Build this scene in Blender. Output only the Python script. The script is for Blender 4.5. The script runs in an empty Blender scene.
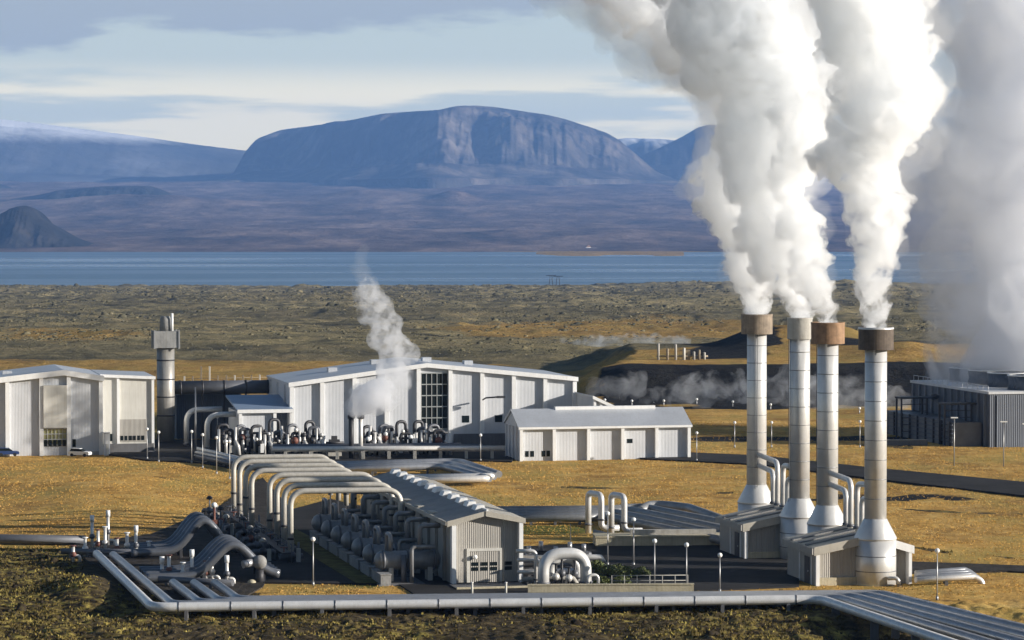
import bpy, math, random
import numpy as np
from mathutils import Vector, Matrix

random.seed(7)
rng = np.random.default_rng(11)
sc = bpy.context.scene
col = sc.collection
R = math.radians

# ------------------------------------------------------------------ survey
# Camera 46 m above the plant's ground looking along +Y; the plan was surveyed
# from sight lines (column, row) of that camera onto the ground at height z.
F, HOR, HC = 3200.0, 216.0, 46.0
PHI = R(12.5)                                  # the site's grid is turned by this


def G(px, py, z=0.0):
    Y = F * (HC - z) / (py - HOR)
    return Vector(((px - 512) * Y / F, Y, z))


def AT(px, Y, z=0.0):
    return Vector(((px - 512) * Y / F, Y, z))


def ZA(py, Y):
    return HC - (py - HOR) * Y / F


U = Vector((math.cos(PHI), math.sin(PHI), 0))
V = Vector((-math.sin(PHI), math.cos(PHI), 0))
ZUP = Vector((0, 0, 1))


def along(p, px, d=U):
    k = (px - 512) / F
    return (k * p.y - p.x) / (d.x - k * d.y)


# ------------------------------------------------------------------ noise
_perm = np.random.default_rng(3).permutation(4096)
_val = np.random.default_rng(4).random(4096) * 2 - 1


def vnoise(x, y, seed=0):
    xi = np.floor(x).astype(np.int64); yi = np.floor(y).astype(np.int64)
    fx = x - xi; fy = y - yi
    fx = fx * fx * fx * (fx * (fx * 6 - 15) + 10); fy = fy * fy * fy * (fy * (fy * 6 - 15) + 10)

    def h(a, b):
        return _val[_perm[(_perm[(a + seed * 57) & 4095] + b) & 4095]]
    return (h(xi, yi) * (1 - fx) + h(xi + 1, yi) * fx) * (1 - fy) + (h(xi, yi + 1) * (1 - fx) + h(xi + 1, yi + 1) * fx) * fy


def fbm(x, y, octv=4, seed=0, gain=0.5):
    s = np.zeros_like(x); a = 1.0; t = 0.0
    for o in range(octv):
        s += a * vnoise(x, y, seed + o); t += a; a *= gain
        x = x * 2.03 + 17.1; y = y * 2.03 - 9.7
    return s / t


def sst(a, b, x):
    t = np.clip((x - a) / (b - a), 0, 1)
    return t * t * (3 - 2 * t)


# ------------------------------------------------------------------ materials
MATS = {}


def mat(name, color, rough=0.7, metal=0.0, var=0.0, vscale=0.5, bump=0.0, bscale=4.0, ribs=0.0, rib_scale=3.0, dirt=0.0, stretch=(1, 1, 1), spec=0.5):
    m = bpy.data.materials.new(name); m.use_nodes = True
    nt = m.node_tree; n = nt.nodes; L = nt.links
    b = n['Principled BSDF']
    b.inputs['Base Color'].default_value = (*color, 1)
    b.inputs['Roughness'].default_value = rough
    b.inputs['Metallic'].default_value = metal
    b.inputs['Specular IOR Level'].default_value = spec
    tc = n.new('ShaderNodeTexCoord'); mp = n.new('ShaderNodeMapping'); mp.inputs['Scale'].default_value = stretch
    L.new(tc.outputs['Object'], mp.inputs['Vector'])
    colsock = None
    if var > 0:
        t = n.new('ShaderNodeTexNoise'); t.inputs['Scale'].default_value = vscale; t.inputs['Detail'].default_value = 6; t.inputs['Roughness'].default_value = 0.65
        L.new(mp.outputs[0], t.inputs['Vector'])
        r = n.new('ShaderNodeValToRGB')
        r.color_ramp.elements[0].position = 0.3; r.color_ramp.elements[1].position = 0.72
        r.color_ramp.elements[0].color = (*[max(0, c * (1 - var)) for c in color], 1)
        r.color_ramp.elements[1].color = (*[min(1, c * (1 + var)) for c in color], 1)
        L.new(t.outputs['Fac'], r.inputs[0]); colsock = r.outputs[0]
    if dirt > 0:
        t = n.new('ShaderNodeTexNoise'); t.inputs['Scale'].default_value = 1.6; t.inputs['Detail'].default_value = 8
        mp2 = n.new('ShaderNodeMapping'); mp2.inputs['Scale'].default_value = (2.2, 2.2, 0.12)
        L.new(tc.outputs['Object'], mp2.inputs['Vector']); L.new(mp2.outputs[0], t.inputs['Vector'])
        r = n.new('ShaderNodeValToRGB'); r.color_ramp.elements[0].position = 0.45; r.color_ramp.elements[1].position = 0.75
        L.new(t.outputs['Fac'], r.inputs[0])
        mx = n.new('ShaderNodeMix'); mx.data_type = 'RGBA'; mx.blend_type = 'MULTIPLY'
        mx.inputs['B'].default_value = (0.62, 0.56, 0.47, 1)
        ml = n.new('ShaderNodeMath'); ml.operation = 'MULTIPLY'; ml.inputs[1].default_value = dirt
        L.new(r.outputs[0], ml.inputs[0]); L.new(ml.outputs[0], mx.inputs['Factor'])
        if colsock: L.new(colsock, mx.inputs['A'])
        else: mx.inputs['A'].default_value = (*color, 1)
        colsock = mx.outputs['Result']
    if colsock: L.new(colsock, b.inputs['Base Color'])
    hs = None
    if ribs > 0:
        w = n.new('ShaderNodeTexWave'); w.wave_type = 'BANDS'; w.bands_direction = 'DIAGONAL'; w.inputs['Scale'].default_value = rib_scale
        mp3 = n.new('ShaderNodeMapping'); mp3.inputs['Scale'].default_value = (1, 1, 0)
        L.new(tc.outputs['Object'], mp3.inputs['Vector']); L.new(mp3.outputs[0], w.inputs['Vector'])
        bp = n.new('ShaderNodeBump'); bp.inputs['Strength'].default_value = ribs; bp.inputs['Distance'].default_value = 0.12
        L.new(w.outputs['Fac'], bp.inputs['Height']); hs = bp.outputs[0]
    if bump > 0:
        t = n.new('ShaderNodeTexNoise'); t.inputs['Scale'].default_value = bscale; t.inputs['Detail'].default_value = 8
        L.new(mp.outputs[0], t.inputs['Vector'])
        bp = n.new('ShaderNodeBump'); bp.inputs['Strength'].default_value = bump; bp.inputs['Distance'].default_value = 0.3
        L.new(t.outputs['Fac'], bp.inputs['Height'])
        if hs: L.new(hs, bp.inputs['Normal'])
        hs = bp.outputs[0]
    if hs: L.new(hs, b.inputs['Normal'])
    MATS[name] = m
    return m


CLAD = mat('grey_cladding', (0.565, 0.58, 0.605), 0.5, var=0.10, vscale=0.15, ribs=0.22, rib_scale=2.2, dirt=0.16)
CLADW = mat('warm_grey_cladding', (0.36, 0.34, 0.305), 0.6, var=0.10, vscale=0.3, ribs=0.45, rib_scale=2.6, dirt=0.4)
CLAD_SHADE = mat('shaded_cladding', (0.085, 0.10, 0.13), 0.6, var=0.15, vscale=0.2, ribs=0.6, rib_scale=1.6, dirt=0.3)  # cladding darkened and blued to paint in the shade on these walls
CREAM = mat('cream_panel', (0.60, 0.585, 0.535), 0.6, var=0.07, vscale=0.3, dirt=0.3)
WHITE = mat('white_trim', (0.80, 0.80, 0.79), 0.45, var=0.06, vscale=0.7, dirt=0.18)
ROOF = mat('pale_metal_roof', (0.55, 0.57, 0.60), 0.4, metal=0.3, var=0.10, vscale=0.2, dirt=0.3)
ROOF_SKY = mat('sky_tinted_roof', (0.24, 0.31, 0.42), 0.45, metal=0.2, var=0.10, vscale=0.2)  # blue of the reflected sky is put into the roof colour
ROOF_SHADE = mat('shaded_sheet_roof', (0.24, 0.235, 0.225), 0.6, var=0.2, vscale=0.4, ribs=0.3)  # roof sheet colour darkened to stand in for shade
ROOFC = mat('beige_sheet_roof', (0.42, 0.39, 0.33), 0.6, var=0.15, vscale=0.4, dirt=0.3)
STEEL = mat('aluminium_cladding', (0.66, 0.655, 0.64), 0.36, metal=0.3, var=0.10, vscale=0.6, dirt=0.14)
PIPE = mat('pipe_cladding', (0.40, 0.41, 0.43), 0.34, metal=0.5, var=0.16, vscale=0.5, dirt=0.25)
PIPEW = mat('pale_pipe_cladding', (0.70, 0.685, 0.655), 0.40, metal=0.35, var=0.12, vscale=0.7, dirt=0.25)
PIPED = mat('dull_pipe_cladding', (0.13, 0.135, 0.15), 0.5, metal=0.4, var=0.2, vscale=0.4)
RUST = mat('rusted_steel', (0.29, 0.18, 0.105), 0.8, metal=0.2, var=0.35, vscale=0.9, dirt=0.6)
BROWN = mat('brown_weathered_steel', (0.26, 0.21, 0.16), 0.8, metal=0.2, var=0.35, vscale=0.9, dirt=0.6)
DBROWN = mat('dark_brown_steel', (0.115, 0.09, 0.07), 0.8, metal=0.2, var=0.35, vscale=0.9, dirt=0.6)
DARK = mat('dark_steel', (0.05, 0.05, 0.055), 0.55, metal=0.3, var=0.2)
REDV = mat('red_brown_paint', (0.16, 0.06, 0.04), 0.6, var=0.3, vscale=1.5)
GLASS = mat('dark_glass', (0.012, 0.018, 0.02), 0.12, var=0.3, vscale=0.4, spec=0.25)
ARCHM = mat('arch_pipe_cladding', (0.56, 0.53, 0.47), 0.5, metal=0.2, var=0.12, vscale=0.7, dirt=0.35)
STACKM = mat('dull_stack_cladding', (0.33, 0.32, 0.30), 0.45, metal=0.3, var=0.15, vscale=0.6, dirt=0.5)
RIB = mat('grey_rib_cladding', (0.15, 0.17, 0.205), 0.6, var=0.12)
DRUM = mat('drum_cladding', (0.26, 0.265, 0.27), 0.45, metal=0.35, var=0.2, vscale=0.5, dirt=0.35)
HUMP = mat('humped_pipe_cladding', (0.17, 0.18, 0.20), 0.30, metal=0.5, var=0.18, vscale=0.5, dirt=0.25)
CONCM = mat('weathered_concrete', (0.26, 0.26, 0.255), 0.9, var=0.18, vscale=0.6, bump=0.2, dirt=0.5)
VERGE = mat('verge_turf', (0.12, 0.105, 0.035), 0.95, var=0.5, vscale=0.5, bump=0.5, bscale=2, spec=0.1)
MULL = mat('window_mullion', (0.30, 0.32, 0.32), 0.6)
PIPE_LIT = mat('lit_pipe_cladding', (0.80, 0.79, 0.77), 0.36, metal=0.25, var=0.10, vscale=0.7, dirt=0.2)  # paler copy of the pipe cladding, with sunlight put into its colour
GLASSY = mat('olive_glass', (0.33, 0.32, 0.16), 0.25, var=0.2, vscale=0.4)
CONC = mat('concrete', (0.40, 0.385, 0.35), 0.85, var=0.15, vscale=0.6, bump=0.2, dirt=0.5)
CONCB = mat('beige_concrete', (0.46, 0.41, 0.29), 0.85, var=0.18, vscale=0.5, bump=0.2, dirt=0.5)
CONCD = mat('dark_concrete', (0.13, 0.13, 0.135), 0.85, var=0.15, vscale=0.6, dirt=0.4)
LAMPW = mat('white_lamp_globe', (0.85, 0.85, 0.82), 0.35)
POLE = mat('galvanised_pole', (0.40, 0.40, 0.40), 0.45, metal=0.6)
WOOD = mat('weathered_wood', (0.28, 0.23, 0.16), 0.85, var=0.3, vscale=2)
TYRE = mat('tyre_rubber', (0.02, 0.02, 0.02), 0.9)
CARW = mat('white_car_paint', (0.8, 0.8, 0.8), 0.3)
CARB = mat('blue_car_paint', (0.03, 0.06, 0.17), 0.3)
SHRUB = mat('shrub_leaves', (0.10, 0.12, 0.035), 0.8, var=0.5, vscale=2.5)
BARK = mat('twig_bark', (0.10, 0.07, 0.05), 0.9)
ASPH = mat('asphalt_mix', (0.035, 0.034, 0.034), 0.95, spec=0.1, var=0.35, vscale=0.12, bump=0.1, bscale=2)
GRAV = mat('dark_gravel_mix', (0.050, 0.044, 0.038), 0.95, spec=0.1, var=0.4, vscale=0.35, bump=0.6, bscale=1.5)

# ------------------------------------------------------------------ mesh builder


class MB:
    def __init__(s):
        s.v = []; s.f = []; s.sm = []

    def add(s, vs, fs, smooth=False):
        o = len(s.v); s.v += [tuple(v) for v in vs]
        s.f += [tuple(i + o for i in f) for f in fs]; s.sm += [smooth] * len(fs); return s

    def box(s, x0, x1, y0, y1, z0, z1):
        vs = [(x, y, z) for z in (z0, z1) for y in (y0, y1) for x in (x0, x1)]
        return s.add(vs, [(0, 2, 3, 1), (4, 5, 7, 6), (0, 1, 5, 4), (2, 6, 7, 3), (0, 4, 6, 2), (1, 3, 7, 5)])

    def prism(s, poly, y0, y1):            # polygon in x,z (counter-clockwise from the front) pushed along y
        n = len(poly)
        vs = [(x, y0, z) for x, z in poly] + [(x, y1, z) for x, z in poly]
        fs = [tuple(range(n)), tuple(range(2 * n - 1, n - 1, -1))] + [(i, i + n, (i + 1) % n + n, (i + 1) % n) for i in range(n)]
        return s.add(vs, fs)

    def slab(s, poly, z0, z1):             # polygon in x,y
        n = len(poly)
        vs = [(x, y, z0) for x, y in poly] + [(x, y, z1) for x, y in poly]
        fs = [tuple(range(n - 1, -1, -1)), tuple(range(n, 2 * n))] + [(i, (i + 1) % n, (i + 1) % n + n, i + n) for i in range(n)]
        return s.add(vs, fs)

    def lathe(s, prof, c=(0, 0, 0), seg=32, smooth=True, cap=True):
        vs = []; fs = []
        for r, z in prof:
            for k in range(seg):
                a = 2 * math.pi * k / seg
                vs.append((c[0] + r * math.cos(a), c[1] + r * math.sin(a), c[2] + z))
        for i in range(len(prof) - 1):
            for k in range(seg):
                k2 = (k + 1) % seg
                fs.append((i * seg + k, i * seg + k2, (i + 1) * seg + k2, (i + 1) * seg + k))
        s.add(vs, fs, smooth)
        if cap:
            o = len(s.v) - len(vs)
            s.f.append(tuple(o + k for k in range(seg - 1, -1, -1))); s.sm.append(False)
            s.f.append(tuple(o + (len(prof) - 1) * seg + k for k in range(seg))); s.sm.append(False)
        return s

    def tube(s, pts, r, seg=12, cap=True, smooth=True, dome=0):
        pts = [Vector(p) for p in pts]
        rr = r if isinstance(r, (list, tuple)) else [r] * len(pts)
        n = len(pts); tg = []
        for i in range(n):
            a = pts[max(0, i - 1)]; b = pts[min(n - 1, i + 1)]
            tg.append((b - a).normalized())
        t0 = tg[0]; up = ZUP if abs(t0.z) < 0.9 else Vector((1, 0, 0))
        nx = t0.cross(up).normalized()
        vs = []
        for i in range(n):
            nx = (nx - tg[i] * nx.dot(tg[i])).normalized(); by = tg[i].cross(nx)
            for k in range(seg):
                a = 2 * math.pi * k / seg
                vs.append(pts[i] + (nx * math.cos(a) + by * math.sin(a)) * rr[i])
        fs = []
        for i in range(n - 1):
            for k in range(seg):
                k2 = (k + 1) % seg
                fs.append((i * seg + k, (i + 1) * seg + k, (i + 1) * seg + k2, i * seg + k2))
        o = len(s.v)
        s.add(vs, fs, smooth)
        if cap:
            s.f.append(tuple(o + k for k in range(seg))); s.sm.append(False)
            s.f.append(tuple(o + (n - 1) * seg + k for k in range(seg - 1, -1, -1))); s.sm.append(False)
        return s

    def ball(s, c, r, seg=12, rings=8, sq=1.0):
        prof = [(max(0.001, r * math.sin(math.pi * i / rings)), -r * sq * math.cos(math.pi * i / rings)) for i in range(rings + 1)]
        return s.lathe(prof, c, seg)

    def build(s, name, m, parent=None):
        me = bpy.data.meshes.new(name)
        me.from_pydata(s.v, [], s.f)
        me.polygons.foreach_set('use_smooth', s.sm)
        me.materials.append(m); me.update()
        o = bpy.data.objects.new(name, me); col.objects.link(o)
        if parent: o.parent = parent
        return o


def fillet(pts, r, n=6):
    pts = [Vector(p) for p in pts]; out = [pts[0]]
    for i in range(1, len(pts) - 1):
        p0, p, p1 = pts[i - 1], pts[i], pts[i + 1]
        a = (p0 - p); b = (p1 - p); la, lb = a.length, b.length
        a.normalize(); b.normalize()
        ang = a.angle(b)
        if ang > 3.1: out.append(p); continue
        d = min(r / math.tan(ang / 2), la * 0.49, lb * 0.49)
        q0 = p + a * d; q1 = p + b * d
        for k in range(n + 1):
            t = k / n
            out.append(q0 * (1 - t) ** 2 + p * (2 * t * (1 - t)) + q1 * t ** 2)
    out.append(pts[-1])
    return out


LABELS = {}


def tag(o, label, cat, group=None, kind=None):
    o['label'] = label; o['category'] = cat
    if group: o['group'] = group
    if kind: o['kind'] = kind
    return o


def thing(name, label, cat, loc, rot=0.0, group=None):
    o = bpy.data.objects.new(name, None); col.objects.link(o)
    o.empty_display_size = 1
    o.location = loc; o.rotation_euler = (0, 0, rot)
    return tag(o, label, cat, group)


def copy_tree(src, loc, rot, label, group=None):
    def cp(o, parent):
        c = o.copy(); col.objects.link(c); c.parent = parent
        for ch in o.children: cp(ch, c)
        return c
    c = cp(src, None); c.location = loc; c.rotation_euler = (0, 0, rot); c['label'] = label
    if group: c['group'] = group
    return c


def structure(o):
    o['kind'] = 'structure'; return o


# ------------------------------------------------------------------ terrain
XP = lambda X, Y: 512 + F * X / Y


def piece(Y, pts):
    return np.interp(Y, [p[0] for p in pts], [p[1] for p in pts])


BASEZ = [(-400, 60), (-60, 45.2), (0, 44.2), (20, 41), (300, 2.2), (322, -0.2), (345, -0.5), (380, -0.15), (390, -0.08), (1050, -0.1), (1600, -8), (2600, -26), (4400, -56), (5300, -69), (5900, -86), (10300, -86), (10800, -74), (12500, -50),
         (17000, 40), (22000, 185), (26000, 318), (30000, 335), (52000, 300)]


def ground_z(X, Y):
    X = np.asarray(X, float); Y = np.asarray(Y, float)
    px = XP(X, np.maximum(Y, 60))
    z = piece(Y, BASEZ)
    # rough lava in the foreground
    fg = sst(392, 372, Y) * sst(250, 300, Y)
    z = z + fg * (0.6 * fbm(X / 6, Y / 6, 5, 1) - 0.1 + 0.5 * (np.abs(fbm(X / 1.7, Y / 2.4, 3, 3)) - .2))
    left = sst(95, 55, px) * sst(452, 425, Y) * sst(360, 380, Y)
    z = z + left * (0.5 * fbm(X / 5, Y / 6, 4, 2))
    z = z + 1.7 * np.exp(-((px - 85) / 32) ** 2 - ((Y - 392) / 12) ** 2)          # bank on the left
    z = z - 1.6 * sst(800, 850, px) * sst(372, 360, Y) * sst(1000, 940, px)
    # gentle grass swells
    gr = sst(390, 430, Y) * sst(1150, 1000, Y)
    z = z + gr * (0.12 * fbm(X / 9, Y / 12, 4, 5) - 0.12)
    # the golden slope on the left
    z = z + 1.3 * np.exp(-((px - 110) / 75) ** 2 - ((Y - 525) / 48) ** 2)
    # escarpment and knolls on the right
    e = sst(780, 838, Y + 22 * fbm(X / 40, Y / 40, 3, 8)) * sst(1120, 960, Y) * sst(575, 640, px + 40 * fbm(X / 22, Y / 40, 3, 83)) * sst(1080, 960, px)
    z = z + 7.2 * e
    k = np.exp(-((px - 800) / 70) ** 4 - ((Y - 985) / 70) ** 2)
    z = z + 6.0 * k + 3.5 * np.exp(-((px - 905) / 45) ** 2 - ((Y - 900) / 40) ** 2)
    # lava field
    lf = sst(1000, 1350, Y) * sst(5900, 5400, Y)
    kk = np.clip(Y / 1500, .7, 3)
    z = z + lf * (Y / 5000) ** 0.35 * 9 * fbm(X / 330, Y / 420, 5, 10, 0.6) + sst(900, 1080, Y) * sst(5900, 5400, Y) * kk ** .8 * (1.7 * np.abs(fbm(X / 38, Y / 60, 4, 12, .6)) + 1.1 * fbm(X / 13, Y / 30, 3, 14))
    z = z + lf * 9 * np.exp(-((px - 850) / 140) ** 2 - ((Y - 4200) / 900) ** 2)
    spit = np.exp(-((px - 610) / 118) ** 4) * sst(9500, 9800, Y + 500 * fbm(X / 400, Y / 900, 3, 45)) * sst(10900, 10700, Y)
    z = np.maximum(z, -90 + 17.5 * spit)
    # plain beyond the lake
    fp = sst(10600, 12500, Y)
    z = z + fp * (24 * fbm(X / 1100, Y / 2200, 6, 20, 0.62) + 10 * fbm(X / 220, Y / 600, 4, 25))
    z = z + 70 * np.exp(-((px - 150) / 90) ** 2 - ((Y - 19500) / 900) ** 2) + 45 * np.exp(-((px - 380) / 60) ** 2 - ((Y - 21500) / 900) ** 2)
    z = z + 60 * np.exp(-((px - 455) / 24) ** 2 - ((Y - 20500) / 500) ** 2)
    return z


def gz(p):
    return float(ground_z(np.array([p.x]), np.array([p.y]))[0])


rows = np.concatenate([
    np.linspace(-400, 300, 60, endpoint=False),
    np.arange(300, 392, 0.32), np.arange(392, 720, 1.0), np.arange(720, 1200, 2.5),
    np.geomspace(1200, 5900, 430, endpoint=False), np.linspace(5900, 10500, 12, endpoint=False),
    np.geomspace(10500, 31000, 220, endpoint=False), np.geomspace(31000, 36000, 10)])
un = np.concatenate([-0.21 - np.geomspace(0.9, 0.02, 22), np.linspace(-0.21, 0.21, 560), 0.21 + np.geomspace(0.02, 0.9, 22)])
YY, UU = np.meshgrid(rows, un, indexing='ij')
XX = np.clip(UU * (np.maximum(YY, 0) + 60), -32500, 32500)
ZZ = ground_z(XX, YY)
nr, nc = YY.shape
verts = np.stack([XX, YY, ZZ], -1).reshape(-1, 3)
ii = np.arange(nr - 1)[:, None] * nc + np.arange(nc - 1)[None, :]
quads = np.stack([ii, ii + 1, ii + nc + 1, ii + nc], -1).reshape(-1, 4)


def grid_mesh(name, verts, quads, m, smooth=True):
    me = bpy.data.meshes.new(name)
    me.vertices.add(len(verts)); me.vertices.foreach_set('co', np.ascontiguousarray(verts, np.float32).ravel())
    me.loops.add(len(quads) * 4); me.loops.foreach_set('vertex_index', np.ascontiguousarray(quads, np.int32).ravel())
    me.polygons.add(len(quads))
    me.polygons.foreach_set('loop_start', np.arange(0, len(quads) * 4, 4, dtype=np.int32))
    me.polygons.foreach_set('use_smooth', np.full(len(quads), smooth))
    me.update(); me.validate()
    if m: me.materials.append(m)
    o = bpy.data.objects.new(name, me); col.objects.link(o)
    return o


# land cover on the plan: how much dry grass / moss / dark gravel with painted shade each spot carries
PXG = XP(XX, np.maximum(YY, 60)).ravel(); YG = YY.ravel(); XG = XX.ravel()
PYG = HOR + F * HC / np.maximum(YG, 60)          # row of the flat ground there


def land(px, Y, X):
    py = HOR + F * HC / np.maximum(Y, 60)
    n1 = fbm(X / 14, Y / 22, 4, 31)
    n2 = fbm(X / 120, Y / 200, 4, 35)
    # dry grass
    dry = sst(384, 396, Y) * sst(1075, 1010, Y + 60 * n2)
    wl = sst(96, 70, px + 16 * n1)                                   # left lava corner
    dry = dry * (1 - wl * sst(448, 440, Y))
    dry = dry * (1 - sst(70, 80, px) * sst(255, 240, px + 10 * n1) * sst(446, 438, Y))  # well yard
    dry = np.maximum(dry, sst(372, 376, Y) * sst(392, 388, Y) * sst(255, 262, px) * sst(412, 404, px))
    rb = sst(870, 905, px - (640 - py) * -1.9 * 0 + 0) * sst(366, 380, Y + (px - 1024) * 0.13 + 12)
    dry = np.maximum(dry, sst(865, 900, px) * sst(0, 8, Y - (383 - (px - 860) * 0.19)) * (Y < 400))
    dry = dry * (1 - 0.7 * sst(0.12, 0.35, n2) * sst(700, 760, Y) * sst(330, 420, px))
    # far brown meadows in the lava field
    n3 = fbm(X / 260, Y / 700, 4, 41)
    far = sst(1050, 1200, Y)
    b1 = np.exp(-((px - 640) / 190) ** 2 - ((np.log(np.maximum(Y, 100) / 1550)) / 0.24) ** 2)
    b2 = np.exp(-((px - 60) / 120) ** 2 - ((np.log(np.maximum(Y, 100) / 1330)) / 0.12) ** 2) * 0.45
    dry = np.maximum(dry, far * np.clip(b1 * 1.0 + b2 + 0.62 * n3, 0, 1) * sst(4200, 2600, Y))
    dry = np.maximum(dry, .75 * np.exp(-((px - 610) / 125) ** 4) * sst(9400, 9500, Y) * sst(11000, 10800, Y))
    # dark lava gravel on the escarpment and knoll, slope shade painted in with it
    scr_shade = sst(580, 622, px + 34 * n1) * sst(1100, 1000, px) * sst(772, 784, Y + 20 * fbm(X / 40, Y / 40, 3, 8)) * sst(850, 838, Y + 9 * n1)
    scr_shade = np.maximum(scr_shade, np.exp(-((px + 26 * n1 - 733) / 44) ** 4) * sst(866, 880, Y + 8 * n1) * sst(1012, 985, Y))
    scr_shade = np.maximum(scr_shade, np.exp(-((px - 860) / 60) ** 4 - ((Y - 925) / 16) ** 2))
    scr_shade = np.maximum(scr_shade, 0.9 * np.exp(-((px - 800) / 130) ** 4 - ((Y - 663 - 6 * n1) / 9) ** 2))
    scr_shade = np.maximum(scr_shade, 0.8 * sst(0.12, 0.3, n1) * np.exp(-((px - 830) / 190) ** 4 - ((Y - 521) / 14) ** 2))
    moss = sst(398, 385, Y) * (0.62 + 0.9 * n1) + wl * sst(452, 440, Y) * 0.8 + 0.22 * far + 0.8 * np.exp(-((px - 20) / 40) ** 2 - ((Y - 560) / 22) ** 2)
    gre = np.exp(-((px - 545) / 50) ** 4 - ((Y - 470) / 8) ** 2) + np.exp(-((px - 200) / 45) ** 4 - ((Y - 622) / 16) ** 4) + 0.7 * np.exp(-((px - 365) / 45) ** 4 - ((Y - 420) / 30) ** 4)
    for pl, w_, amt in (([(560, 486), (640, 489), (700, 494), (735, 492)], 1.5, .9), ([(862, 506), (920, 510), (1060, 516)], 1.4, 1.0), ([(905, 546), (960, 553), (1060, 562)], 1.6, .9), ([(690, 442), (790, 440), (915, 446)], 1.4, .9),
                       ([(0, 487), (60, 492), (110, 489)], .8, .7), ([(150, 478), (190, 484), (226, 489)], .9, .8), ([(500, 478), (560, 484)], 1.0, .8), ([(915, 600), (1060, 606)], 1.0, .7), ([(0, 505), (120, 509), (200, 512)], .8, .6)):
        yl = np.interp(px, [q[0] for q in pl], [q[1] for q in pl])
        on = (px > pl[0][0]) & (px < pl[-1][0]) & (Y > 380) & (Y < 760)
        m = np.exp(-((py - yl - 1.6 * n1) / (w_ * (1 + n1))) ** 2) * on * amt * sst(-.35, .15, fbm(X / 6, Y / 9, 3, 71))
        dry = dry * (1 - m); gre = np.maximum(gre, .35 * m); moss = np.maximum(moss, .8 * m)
    return np.clip(dry, 0, 1), np.clip(moss, 0, 1), np.clip(scr_shade, 0, 1), np.clip(gre, 0, 1)


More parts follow.
